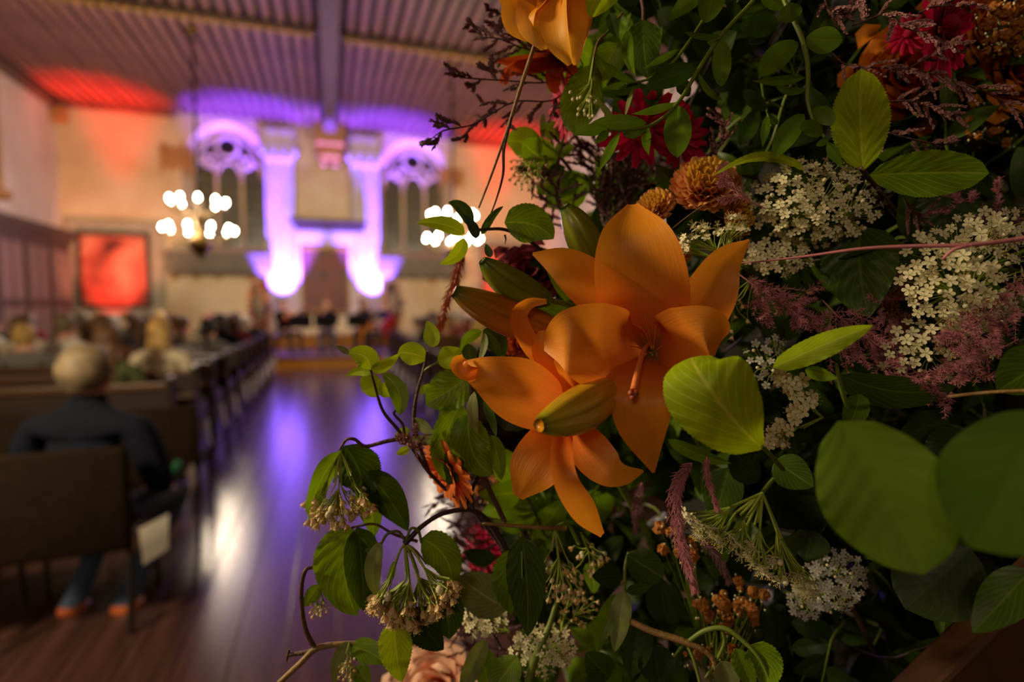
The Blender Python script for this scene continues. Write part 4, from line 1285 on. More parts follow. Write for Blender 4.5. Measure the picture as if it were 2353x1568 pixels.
# ------------------------------------------------ the second, lower lily
lil2 = empty('lily_stem', P(1330, 980, 0.46), 'lower orange lily with curled back petals, to the left below the wide open bloom', 'lily', 'orange lilies')
bl2 = bloom(lil2, (1300, 945, 0.435), 'half_open_bloom')
petal(bl2, [(1300, 945, .43), (1245, 925, .40), (1180, 895, .385), (1115, 862, .385), (1058, 838, .398)], [20, 62, 74, 42, 8], M_PETALB, cup=0.3, fold=0.1, ruf=0.08, tilt=0.15, nv=12)
petal(bl2, [(1105, 852, .39), (1075, 858, .384), (1052, 838, .386), (1066, 822, .392)], [6, 18, 18, 8], M_PETALB, nu=12, nv=6, cup=0.4)
petal(bl2, [(1295, 950, .435), (1262, 1020, .405), (1222, 1085, .395), (1190, 1143, .40)], [22, 54, 56, 12], M_PETAL, cup=0.15, fold=-0.12, ruf=0.06, seed=3)
petal(bl2, [(1305, 955, .43), (1345, 1022, .398), (1390, 1072, .388), (1430, 1090, .388), (1478, 1083, .398)], [20, 46, 44, 26, 3], M_PETAL, cup=0.15, fold=-0.1, seed=6, tilt=-0.15)
petal(bl2, [(1298, 960, .425), (1290, 1040, .38), (1300, 1110, .368), (1340, 1175, .375), (1384, 1230, .385)], [18, 26, 30, 30, 7], M_PETAL, cup=0.3, ruf=0.12, seed=8, tilt=-0.2)
petal(bl2, [(1330, 925, .43), (1270, 850, .412), (1218, 795, .402), (1190, 730, .394), (1215, 697, .39), (1256, 692, .386)], [16, 24, 24, 22, 14, 6], M_PETALB, cup=0.35, tilt=0.35)
petal(bl2, [(1330, 925, .43), (1290, 860, .41), (1252, 810, .402), (1245, 760, .402)], [16, 28, 28, 8], M_PETALB, cup=0.4, tilt=-0.3)
petal(bl2, [(1345, 935, .43), (1322, 890, .405), (1298, 850, .392), (1275, 826, .39)], [22, 42, 26, 6], M_PETAL, cup=0.2, fold=0.25, tilt=0.3)
stem(lil2, [(1310, 955, .48), (1380, 1040, .50), (1500, 1250, .58), (1620, 1500, .66)], [8, 8, 9, 9], nm='stem')
# a third lily petal showing behind the upright bud
lil3 = empty('lily_stem', P(1385, 620, .50), 'small piece of an orange lily showing between the upright bud and the top petal', 'lily', 'orange lilies')
petal(lil3, [(1400, 640, .50), (1382, 590, .49), (1362, 545, .49)], [10, 22, 3], M_PETALB, cup=0.2)
petal(lil3, [(1400, 640, .50), (1372, 615, .49), (1350, 575, .49)], [8, 13, 2], M_PETALB, cup=0.2)
# ================================================================== leafy branches around the lilies
random.seed(17)
G = 'viburnum twigs at the left edge of the arrangement'
# ---- upper left twig with yellow-green leaves over the aisle
t = empty('viburnum_twig', P(1075, 1165, .47), 'twig of small yellow-green leaves reaching over the violet reflections of the aisle', 'twig', G)
stem(t, [(1165, 1270, .48), (1115, 1205, .475), (1078, 1165, .47), (1030, 1130, .465), (985, 1085, .46), (950, 1035, .455), (912, 985, .45), (880, 945, .448), (862, 890, .445), (852, 850, .443)], [7, 7, 5, 4.5, 4.5, 4, 4, 3.6, 3, 2.4], M_TWIGD, 'twig')
stem(t, [(930, 1005, .45), (925, 975, .45), (905, 950, .448), (925, 935, .446)], [4, 3, 3, 2.5], M_TWIGD, 'twig')
for q in (((852, 850, .443), (796, 812, .44), 27, M_LIME, dict(bend=(12, -12))), ((852, 850, .443), (918, 812, .44), 15, M_LIME, dict(bend=(0, 8), tilt=0.4)),
          ((802, 812, .44), (773, 795, .44), 7, M_GREY, {}), ((852, 862, .443), (794, 866, .45), 10, M_LIME, dict(bend=(0, -10))),
          ((876, 872, .443), (832, 898, .45), 30, M_LIME, dict(shape='oval')), ((878, 858, .443), (917, 955, .44), 21, M_GREEN, dict(bend=(18, -6), shape='oval')),
          ((872, 885, .445), (905, 905, .45), 20, M_LIME, dict(shape='oval'))):
    leaf(t, *q[:4], **q[4])
t = empty('viburnum_twig', P(950, 965, .46), 'upright twig with four rounded bright green leaves beside the curled lily petal', 'twig', G)
stem(t, [(985, 1085, .465), (962, 1020, .46), (951, 965, .458), (958, 905, .455), (972, 855, .452), (982, 808, .45)], [5, 5, 4.5, 4, 3.5, 3], M_TWIG, 'twig')
stem(t, [(972, 855, .452), (985, 845, .45), (1008, 832, .448)], [3, 3, 2.5], M_STEMG, 'twig')
for q in (((980, 826, .45), (914, 812, .445), 27, M_LIME, dict(shape='oval', bend=(0, -6))), ((992, 798, .45), (980, 737, .45), 20, M_LIME, dict(bend=(6, 0), tilt=-0.3)),
          ((1005, 832, .448), (1056, 800, .44), 28, M_LIME, dict(shape='oval', bend=(4, 4))), ((965, 905, .455), (986, 882, .455), 9, M_LIME, {}),
          ((1075, 868, .45), (978, 930, .45), 46, M_GREEN, dict(ser=0.08, bend=(-4, 4), ruf=0.25)), ((950, 965, .458), (1000, 995, .45), 18, M_GREY, dict(tilt=0.7)),
          ((945, 1005, .458), (1008, 990, .45), 12, M_GREY, dict(bend=(10, 14))), ((940, 985, .458), (905, 1010, .455), 12, M_LIME, {}), ((940, 1030, .458), (910, 1045, .455), 10, M_LIME, {})):
    leaf(t, *q[:4], **q[4])
plume('limonium_sprig', 'tuft of dusty pink spikelets on the twig fork over the aisle', 'flower', [(960, 1050, .455), (945, 1015, .45), (930, 1000, .448)], 8, M_PINKST, M_PLUMEB, ln=0.005, wd=0.0007, n=26, tl=0.016)

# ---- the wilting head on the arching twig over the purple reflection
t = empty('viburnum_twig', P(905, 1008, .45), 'arching twig whose withered flower head hangs farthest left over the aisle', 'twig', G)
stem(t, [(945, 1005, .455), (890, 1014, .45), (840, 1026, .447), (815, 1010, .445), (795, 1012, .444), (780, 1035, .444)], [5, 5, 4.5, 4, 3.5, 3], M_TWIG, 'twig')
leaf(t, (790, 1025, .446), (825, 1160, .455), 48, M_DEEP, bend=(20, 0), ser=0.06, tilt=0.2, ruf=0.4, cup=-0.3)
leaf(t, (785, 1035, .442), (712, 1195, .45), 26, M_GREEN, bend=(-16, 0), tilt=-0.4, ruf=0.4)
leaf(t, (840, 1085, .452), (938, 1222, .47), 40, M_DEEP, bend=(4, -8), tilt=0.3)
leaf(t, (832, 1110, .452), (860, 1235, .47), 28, M_GREEN, bend=(6, 0))
tg = [(random.uniform(705, 852), 0, .44 + random.uniform(-.012, .02)) for _ in range(66)]
tg = [(x, 1150 + 42 * math.sin((x - 700) / 150 * PI) * 0.3 + random.uniform(-22, 40) - (18 if x > 800 else 0), d) for x, _, d in tg]
umbel(t, (783, 1040, .443), tg, FLO_C, 0.0064, M_STALK, 9, droop=0.002, budfrac=0.25, up=V((0, 0, -1)), rstem=2.2, jitter=0.6)
# ---- leaves and tiny head below
t = empty('viburnum_twig', P(805, 1215, .46), 'twig with one large hanging leaf left of the withered flower head', 'twig', G)
stem(t, [(960, 1245, .46), (905, 1228, .458), (860, 1205, .458), (808, 1213, .458)], [4, 3.5, 3, 3], M_TWIG, 'twig')
leaf(t, (806, 1212, .458), (820, 1416, .455), 66, M_GREEN, bend=(-22, 0), ser=0.03, tilt=0.15)
leaf(t, (822, 1212, .458), (835, 1405, .448), 44, M_DEEP, bend=(4, 0), tilt=-0.3)
t = empty('viburnum_twig', P(730, 1490, .46), 'bare forked twig at the bottom with curled side shoots and small leaves', 'twig', G)
stem(t, [(1000, 1470, .47), (880, 1481, .462), (800, 1480, .46), (730, 1490, .456), (690, 1525, .452), (640, 1572, .45)], [6, 6, 6, 7, 7, 7], M_TWIGL, 'twig')
stem(t, [(735, 1490, .456), (700, 1500, .455), (662, 1506, .455)], [5, 5, 5], M_TWIG, 'twig')
stem(t, [(664, 1493, .455), (662, 1505, .455), (658, 1520, .455)], [2.5, 4, 2.5], M_TWIG, 'twig')
stem(t, [(722, 1488, .456), (703, 1450, .455), (694, 1400, .454), (693, 1345, .453), (703, 1310, .453), (720, 1304, .455)], [6, 5.5, 5, 5, 5, 4], M_TWIG, 'twig')
leaf(t, (735, 1345, .455), (698, 1395, .455), 17, M_GREEN)
umbel(t, (736, 1352, .455), dome(733, 1395, .45, 24, 22, 16, .01), FLO_C, 0.003, nodes=4, up=V((0, 0, -1)))
leaf(t, (800, 1475, .458), (768, 1575, .45), 15, M_GREY, bend=(-10, 0))
leaf(t, (805, 1488, .458), (884, 1528, .45), 26, M_GREEN, bend=(6, -8))
leaf(t, (818, 1530, .458), (850, 1580, .45), 20, M_GREEN)
umbel(t, (803, 1476, .456), dome(800, 1535, .445, 22, 36, 26, .01), FLO_C, 0.003, nodes=5, up=V((0, 0, -1)))

# ---- the drooping head in front (lower left)
t = empty('viburnum_twig', P(935, 1240, .44), 'dark arching twig with a large drooping cream flower head at the lower left', 'twig', G)
stem(t, [(1175, 1285, .475), (1130, 1210, .468), (1085, 1173, .46), (1020, 1180, .45), (972, 1208, .443), (940, 1240, .438), (930, 1250, .437)], [8, 7, 6, 5.5, 5.5, 6.5, 8], M_TWIGD, 'twig')
stem(t, [(1085, 1173, .46), (1083, 1130, .462), (1100, 1090, .465), (1110, 1060, .468)], [6, 6, 5, 4], M_TWIGD, 'twig')
stem(t, [(1085, 1173, .46), (1072, 1140, .465), (1068, 1120, .466)], [5, 4, 3], M_TWIGD, 'twig')
stem(t, [(1240, 1390, .49), (1200, 1330, .48), (1155, 1262, .475)], [8, 8, 8], M_TWIGD, 'twig')
stem(t, [(932, 1245, .437), (945, 1215, .438), (962, 1222, .44), (968, 1248, .442)], [3, 3.5, 3.5, 3], M_STEMG, 'petiole')
stem(t, [(930, 1243, .437), (915, 1222, .435), (890, 1228, .433), (876, 1250, .432)], [3, 3.5, 3.5, 3], M_GREY, 'petiole')
leaf(t, (968, 1238, .444), (1040, 1352, .452), 40, M_GREEN, bend=(18, -14), ser=0.05, tilt=0.15, ruf=0.2)
leaf(t, (878, 1245, .432), (872, 1378, .43), 20, M_GREY, bend=(-18, 0), tilt=0.6, tilt1=-0.4)
leaf(t, (905, 1290, .432), (880, 1360, .428), 9, M_GREEN, bend=(6, 0), tilt=0.5)
leaf(t, (905, 1430, .445), (924, 1568, .44), 38, M_LIME, bend=(-4, 0), ser=0.05, shape='ovate')
leaf(t, (955, 1395, .452), (1020, 1494, .455), 40, M_DARK, bend=(-8, 4), ser=0.05)
leaf(t, (1010, 1340, .456), (1032, 1470, .458), 42, M_DEEP, bend=(6, 0), ser=0.06)
tg = []
for _ in range(120):
    x = random.uniform(860, 1042); c_ = (x - 860) / 182
    y = 1432 - 62 * abs(c_ - 0.45) ** 1.2 * 1.8 - random.uniform(-6, 55) * (0.8 if c_ < .7 else 1.1)
    tg.append((x, y, .428 + random.uniform(-.01, .03)))
umbel(t, (930, 1250, .437), tg, FLO_C, 0.0076, M_STALK, 12, droop=0.003, budfrac=0.12, up=V((0, 0, -1)), rstem=3.2, jitter=0.6)

# ---- wilting leaves between gerbera and lily
t = empty('viburnum_twig', P(1100, 930, .45), 'wilting serrated leaves hanging between the small orange flower and the lower lily', 'twig', G)
stem(t, [(1160, 1200, .48), (1110, 1090, .47), (1085, 980, .455), (1082, 900, .45), (1090, 830, .45), (1110, 790, .45)], [6, 6, 5, 5, 4, 3], M_TWIG, 'twig')
leaf(t, (1062, 925, .452), (1022, 1105, .45), 38, M_GREEN, bend=(-18, -4), ser=0.06, tilt=-0.3, ruf=0.35)
leaf(t, (1078, 950, .445), (1132, 1092, .445), 45, M_GREEN, bend=(-20, 16), ser=0.05, tilt=0.1, ruf=0.3)
leaf(t, (1075, 1000, .447), (1028, 1115, .452), 34, M_DEEP, bend=(0, 8), ser=0.05)
leaf(t, (1128, 1000, .455), (1152, 1105, .455), 20, M_GREEN, bend=(4, 0))
leaf(t, (1090, 900, .44), (1098, 1000, .43), 14, M_GREY, bend=(-8, 0), tilt=0.9, tilt1=-0.5)
leaf(t, (1112, 920, .445), (1140, 1005, .44), 12, M_DEEP, bend=(4, 0), tilt=0.5)
leaf(t, (1110, 758, .45), (1150, 830, .455), 26, M_DEEP, bend=(14, -6), tilt=0.3)
leaf(t, (1108, 762, .448), (1058, 812, .45), 15, M_GREEN, bend=(-8, -10), tilt=-0.5)
leaf(t, (1075, 790, .445), (1082, 838, .445), 18, M_DEEP, shape='oval')
leaf(t, (1112, 765, .446), (1096, 838, .44), 10, M_GREY, bend=(8, 0), tilt=0.6)
leaf(t, (1130, 850, .452), (1088, 838, .45), 14, M_DEEP)
leaf(t, (1160, 990, .46), (1200, 900, .46), 40, M_DARK)

# ---- sprig in front of the right chandelier
t = empty('viburnum_twig', P(1160, 528, .44), 'small leafy sprig in front of the lamps of the right chandelier', 'twig', G)
stem(t, [(1330, 640, .50), (1260, 590, .475), (1210, 548, .455), (1160, 528, .445), (1120, 527, .44), (1085, 530, .438)], [5, 5, 4.5, 4, 3.5, 3], M_TWIGD, 'twig')
leaf(t, (1080, 520, .438), (1030, 465, .436), 17, M_DEEP, bend=(8, -12), tilt=0.3)
leaf(t, (1094, 549, .438), (1062, 492, .436), 12, M_DARK, bend=(8, 0))
leaf(t, (1068, 538, .438), (957, 513, .43), 20, M_LIME, bend=(6, -10), tilt=0.4)
leaf(t, (1067, 548, .438), (1010, 607, .43), 17, M_LIME, bend=(10, 8), tilt=-0.3)
leaf(t, (1106, 540, .44), (1157, 474, .44), 12, M_DEEP, bend=(-4, -6), tilt=0.7)
leaf(t, (1159, 512, .444), (1272, 550, .446), 44, M_GREEN, bend=(10, -14), ser=0.03, rel=0.07)
leaf(t, (1128, 592, .445), (1116, 560, .445), 9, M_DEEP)
stem(t, [(1160, 540, .444), (1162, 550, .444), (1160, 562, .444)], [3, 2, 0.6], M_TWIGD, 'thorn')

# ---- leaves in the lower middle
t = empty('viburnum_twig', P(1195, 1215, .45), 'twig with three large drooping leaves under the tip of the lower lily', 'twig', 'viburnum twigs low in the arrangement')
stem(t, [(1300, 1215, .47), (1240, 1213, .46), (1130, 1205, .458), (1105, 1205, .458)], [5, 5, 4, 3], M_TWIGL, 'twig')
stem(t, [(1190, 1210, .458), (1198, 1240, .45), (1200, 1330, .438)], [3, 3, 2], M_STEMG, 'petiole')
leaf(t, (1192, 1262, .458), (1172, 1410, .455), 46, M_GREEN, bend=(-8, 0), ser=0.04, tilt=-0.2)
leaf(t, (1198, 1232, .446), (1212, 1464, .44), 46, M_DEEP, bend=(6, 0), tilt=0.15, rel=0.05)
leaf(t, (1165, 1400, .46), (1052, 1325, .455), 46, M_GREY, bend=(4, 6), ser=0.03, rel=0.08, shape='oval')
t = empty('viburnum_twig', P(1275, 1215, .47), 'withered flower head hanging right of the drooping leaves under the lower lily', 'twig', 'viburnum twigs low in the arrangement')
stem(t, [(1330, 1250, .49), (1305, 1205, .48), (1275, 1212, .47)], [4, 4, 3], M_STEMG, 'twig')
umbel(t, (1275, 1215, .468), [(random.uniform(1235, 1345), random.uniform(1295, 1372), .455 + random.uniform(-.01, .03)) for _ in range(36)], FLO_C, 0.005, nodes=7, up=V((0, 0, -1)), rstem=2.4)
umbel(t, (1335, 1225, .475), [(random.uniform(1310, 1390), random.uniform(1250, 1320), .47 + random.uniform(-.01, .03)) for _ in range(22)], FLO_C, 0.0048, nodes=5, up=V((0, 0, -1)), rstem=2.0)
leaf(t, (1360, 1290, .49), (1365, 1365, .485), 22, M_GREEN, tilt=0.3)
t = empty('viburnum_twig', P(1560, 1490, .42), 'tan forked twig across the bottom with arching green shoots and serrated leaves', 'twig', 'viburnum twigs low in the arrangement')
stem(t, [(1448, 1428, .44), (1500, 1452, .43), (1580, 1478, .42), (1635, 1510, .415), (1655, 1580, .41)], [7, 8, 8, 7, 5], M_TWIGL, 'twig')
stem(t, [(1582, 1474, .42), (1620, 1450, .415), (1665, 1445, .41), (1710, 1475, .405), (1750, 1520, .40), (1775, 1580, .40)], [5, 6, 6, 6, 5, 4], M_STEMG, 'shoot')
stem(t, [(1580, 1485, .42), (1595, 1520, .415), (1610, 1575, .41)], [4, 4, 4], M_STEMG, 'shoot')
stem(t, [(1660, 1448, .41), (1664, 1480, .412), (1640, 1530, .415), (1620, 1560, .415)], [4, 4, 4, 3], M_STEMG, 'shoot')
leaf(t, (1725, 1482, .402), (1765, 1585, .398), 44, M_GREEN, bend=(10, -8), ser=0.05, tilt=0.3)
leaf(t, (1690, 1490, .405), (1735, 1590, .40), 22, M_GREEN, ser=0.05)
leaf(t, (1655, 1520, .408), (1680, 1600, .405), 28, M_GREY, bend=(4, 0), rel=0.06)
t = empty('dogwood_twig', P(1450, 1280, .47), 'twig of pointed deep green leaves left of the orange dried flowers', 'twig', 'viburnum twigs low in the arrangement')
stem(t, [(1445, 1270, .475), (1437, 1300, .47), (1435, 1340, .465), (1440, 1380, .47)], [4, 4, 4, 3], M_STEMG, 'twig')
for b_, tp, w_, m_, kk in (((1440, 1275, .47), (1525, 1330, .465), 38, M_DEEP, dict(rel=0.07, shape='oval')), ((1430, 1325, .468), (1360, 1325, .46), 26, M_DARK, {}),
        ((1436, 1358, .462), (1412, 1500, .455), 26, M_GREY, dict(tilt=0.3)), ((1430, 1365, .466), (1372, 1500, .455), 24, M_GREEN, dict(bend=(-12, 0), tilt=-0.3)),
        ((1440, 1360, .464), (1500, 1345, .46), 14, M_DEEP, dict(tilt=0.5)), ((1520, 1330, .47), (1545, 1460, .465), 40, M_DARK, dict(bend=(-6, 0))), ((1500, 1480, .47), (1520, 1590, .465), 42, M_DARK, {}),
        ((1400, 1560, .46), (1345, 1500, .455), 34, M_DEEP, dict(ser=0.04)), ((1470, 1420, .475), (1450, 1560, .47), 38, M_DARK, {})):
    leaf(t, b_, tp, w_, m_, **kk)
t = empty('viburnum_twig', P(1100, 1400, .49), 'white flower heads on green stalks at the bottom, right of the peach rose', 'twig', 'viburnum twigs low in the arrangement')
stem(t, [(1210, 1580, .46), (1235, 1500, .46), (1262, 1440, .465), (1280, 1380, .47)], [9, 9, 7, 5], M_STEMG, 'twig')
stem(t, [(1120, 1400, .50), (1128, 1440, .495), (1150, 1490, .49)], [5, 4, 4], M_TWIGD, 'twig')
umbel(t, (1170, 1450, .49), dome(1115, 1425, .475, 55, 40, 34, .02), FLO_W, 0.0038, nodes=6, up=-FWD)
umbel(t, (1225, 1540, .48), dome(1245, 1490, .46, 75, 60, 56, .02), FLO_W, 0.0038, nodes=8, up=-FWD)
umbel(t, (1290, 1450, .49), dome(1325, 1400, .475, 50, 45, 30, .02), FLO_C, 0.0036, nodes=6, up=-FWD)
leaf(t, (1115, 1470, .465), (1060, 1600, .46), 26, M_GREY, bend=(-4, 0), tilt=-0.5)
leaf(t, (1190, 1510, .46), (1130, 1590, .455), 36, M_GREEN, shape='oval', ser=0.04)
leaf(t, (1105, 1490, .47), (1125, 1590, .465), 30, M_GREEN)

# ================================================================== right: viburnum with big leaves
random.seed(29)
GR = 'viburnum branches with white flower heads'
t = empty('viburnum_branch', P(1980, 395, .42), 'viburnum branch with a big cream-white flower head between two large upper right leaves', 'branch', GR)
stem(t, [(2120, 560, .58), (2050, 480, .50), (1985, 395, .43), (1975, 385, .42)], [7, 7, 6, 5], M_TWIG, 'twig')
leaf(t, (1984, 392, .42), (1978, 158, .39), 58, M_LIME, bend=(-4, 0), ser=0.045, tilt=-0.15, rel=0.06, fold=0.12, shape='oval')
leaf(t, (1998, 402, .42), (2273, 398, .38), 54, M_GREEN, bend=(0, -2), ser=0.03, tilt=0.3, rel=0.05, shape='oval')
leaf(t, (1850, 392, .43), (1638, 404, .405), 20, M_LIME, bend=(10, -36), ser=0.05, tilt=1.0, rel=0.06)
leaf(t, (1862, 398, .43), (1800, 440, .43), 24, M_DEEP)
umbel(t, (1900, 560, .47), dome(1872, 470, .400, 148, 100, 150, .05), FLO_W, 0.0042, nodes=11, up=-FWD + UPV * 0.3, rstem=2.2)
umbel(t, (1850, 600, .46), dome(1790, 590, .425, 80, 40, 34, .02), FLO_W, 0.0042, nodes=6, up=-FWD)
t = empty('viburnum_branch', P(1960, 560, .45), 'viburnum branch with one dark pointed leaf under the big white flower head', 'branch', GR)
leaf(t, (1975, 520, .45), (1998, 730, .43), 78, M_DEEP, bend=(-10, 0), ser=0.03, tilt=0.15, rel=0.05)
leaf(t, (2080, 560, .46), (1990, 560, .44), 18, M_GREEN, tilt=1.0, ser=0.05)
leaf(t, (2060, 590, .47), (2110, 680, .47), 50, M_DARK)
leaf(t, (2210, 410, .47), (2180, 560, .46), 60, M_DARK, bend=(-20, 0))
stem(t, [(2100, 620, .52), (2030, 560, .48), (1975, 520, .45)], [5, 5, 4], M_TWIGD, 'twig')
t = empty('viburnum_branch', P(1700, 640, .45), 'small white flower head with long yellow stamens right of the lily petals', 'branch', GR)
stem(t, [(1760, 640, .50), (1720, 620, .47), (1690, 600, .455)], [5, 5, 4], M_STEMG, 'twig')
umbel(t, (1720, 615, .455), [(1560 + 160 * s + random.uniform(-12, 12), 590 - 78 * math.sin(PI * (s * 0.55 + .1)) + random.uniform(-14, 24), .425 + random.uniform(-.01, .02)) for s in [random.random() for _ in range(46)]], FLO_W, 0.004, nodes=7, up=UPV + RGT * -0.5, rstem=2.2)
umbel(t, (1730, 640, .45), [(1660 + random.uniform(-35, 60), 720 + random.uniform(-40, 60), .44) for _ in range(10)], FLO_C, 0.004, nodes=4, up=V((0, 0, -1)))
t = empty('viburnum_branch', P(2300, 700, .40), 'cream flower head with pink plumes over it at the right edge of the picture', 'branch', GR)
stem(t, [(2420, 900, .45), (2330, 780, .42), (2230, 700, .41)], [6, 6, 5], M_TWIG, 'twig')
umbel(t, (2260, 720, .43), dome(2215, 640, .365, 150, 135, 110, .05), FLO_W, 0.0046, nodes=10, up=-FWD, rstem=2.2)
umbel(t, (2200, 800, .43), dome(2150, 800, .395, 130, 70, 46, .03), FLO_W, 0.0044, nodes=7, up=-FWD, rstem=2.0)
umbel(t, (2300, 560, .43), dome(2290, 530, .385, 80, 50, 34, .03), FLO_W, 0.0044, nodes=6, up=-FWD, rstem=2.0)
t = empty('viburnum_branch', P(1925, 860, .36), 'folded bright pointed leaf on an upright stalk, right of the large lime leaf', 'branch', GR)
stem(t, [(1990, 1010, .40), (1950, 940, .37), (1930, 880, .36), (1922, 838, .355)], [6, 6, 5, 4], M_STEMG, 'twig')
leaf(t, (1775, 846, .36), (2006, 748, .345), 30, M_LIME, bend=(10, -8), ser=0.03, tilt=-0.2, fold=-0.3)
leaf(t, (1850, 850, .362), (1925, 870, .35), 18, M_GREEN, tilt=0.5)
leaf(t, (1930, 862, .37), (2200, 888, .38), 42, M_DEEP, bend=(0, 26), tilt=0.4)
leaf(t, (1975, 905, .37), (1940, 1000, .36), 26, M_DEEP, bend=(6, 0))
umbel(t, (1890, 960, .42), [(1800 + 70 * math.sin(s * 3.3) * (1 - s) + random.uniform(-22, 30) - 20 * s, 860 + 170 * s + random.uniform(-8, 8), .385 + random.uniform(-.01, .02)) for s in [random.random() for _ in range(52)]], FLO_W, 0.0052, nodes=8, up=-RGT - FWD * .6, rstem=2.4)
umbel(t, (1810, 880, .43), dome(1765, 830, .425, 50, 60, 26, .02), FLO_G, 0.0036, nodes=5, up=-FWD)
t = empty('viburnum_branch', P(1740, 1020, .35), 'large lime-green leaf with raised veins overlapping the lily bloom on its right', 'branch', GR)
stem(t, [(1800, 1080, .40), (1765, 1040, .36), (1744, 1022, .345)], [5, 5, 4.5], M_STEMG, 'petiole')
o = petal(t, [(1752, 1030, .345), (1716, 998, .337), (1672, 948, .332), (1630, 892, .332), (1600, 846, .338), (1588, 822, .352)], [8, 66, 96, 104, 84, 40], M_LIME, 'leaf', nu=64, nv=16, ser=0.02, rel=0.022, nvein=7, fold=-0.06, cup=-0.12, ruf=0.05, tilt=0.12)
t = empty('viburnum_branch', P(1950, 985, .30), 'largest drooping oval leaf, soft and out of focus at the lower right', 'branch', GR)
stem(t, [(1990, 1010, .40), (1960, 990, .33), (1955, 985, .285)], [4, 4, 4], M_STEMG, 'petiole')
leaf(t, (1925, 968, .285), (2122, 1322, .265), 134, M_SOFT, bend=(8, -6), ser=0.01, rel=0.015, shape='oval', fold=0.06)
t = empty('viburnum_branch', P(2380, 960, .28), 'dark rounded leaves at the right edge below the pink plumes', 'branch', GR)
stem(t, [(2500, 1000, .40), (2440, 980, .33), (2390, 950, .26)], [5, 5, 4], M_TWIG, 'twig')
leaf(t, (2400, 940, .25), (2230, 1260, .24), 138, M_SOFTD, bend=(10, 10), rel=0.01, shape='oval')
leaf(t, (2420, 820, .34), (2290, 900, .34), 60, M_DEEP, rel=0.01)
leaf(t, (2230, 1260, .36), (2080, 1400, .37), 90, M_DARK, rel=0.01, shape='oval')
leaf(t, (2370, 1310, .33), (2235, 1455, .33), 46, M_DEEP, rel=0.01)
leaf(t, (2250, 1000, .42), (2120, 1090, .42), 60, M_DARK)
leaf(t, (2180, 960, .44), (2060, 1010, .44), 34, M_DARK)
stem(t, [(2360, 898, .33), (2260, 903, .34), (2180, 912, .36)], [4, 4, 4], M_TWIGL, 'twig')
t = empty('viburnum_branch', P(1752, 1130, .43), 'flower head seen from below, green rays spreading above the orange dried flowers', 'branch', GR)
stem(t, [(1830, 1060, .46), (1780, 1100, .44), (1752, 1132, .43)], [5, 5, 5], M_STEMG, 'twig')
arc = []
for _ in range(84):
    s = random.random(); arc.append((1572 + 300 * s + random.uniform(-16, 16), 1195 + 165 * s ** 1.1 + random.uniform(-26, 14), .405 + random.uniform(-.008, .03)))
umbel(t, (1752, 1134, .43), arc, FLO_W, 0.0054, nodes=12, up=-UPV * 1.0 - RGT * 0.5 - FWD * 0.2, rstem=4.0, budfrac=0.1, jitter=0.4)
leaf(t, (1760, 1100, .455), (1880, 1230, .455), 72, M_DARK, bend=(10, -6))
leaf(t, (1680, 1040, .45), (1740, 1110, .45), 34, M_DARK, shape='oval')
leaf(t, (1780, 1060, .44), (1870, 1120, .42), 40, M_DEEP, ser=0.03)
leaf(t, (1535, 1010, .44), (1680, 1065, .43), 17, M_GREEN, bend=(0, 8), tilt=0.3)
leaf(t, (1675, 1075, .46), (1640, 1200, .46), 44, M_DEEP)
leaf(t, (1870, 1220, .45), (1850, 1290, .45), 40, M_DARK)
t = empty('lilac_head', P(1930, 1330, .47), 'small greyish white flower cluster in shadow under the largest leaf', 'flower', GR)
stem(t, [(2010, 1500, .56), (1960, 1400, .50), (1930, 1350, .48)], [5, 5, 4], M_TWIG, 'twig')
umbel(t, (1940, 1370, .48), dome(1915, 1335, .435, 76, 72, 84, .02), FLO_G, 0.0034, nodes=8, up=-FWD)
umbel(t, (1860, 1390, .48), dome(1850, 1385, .445, 40, 40, 26, .02), FLO_G, 0.0034, nodes=5, up=-FWD)

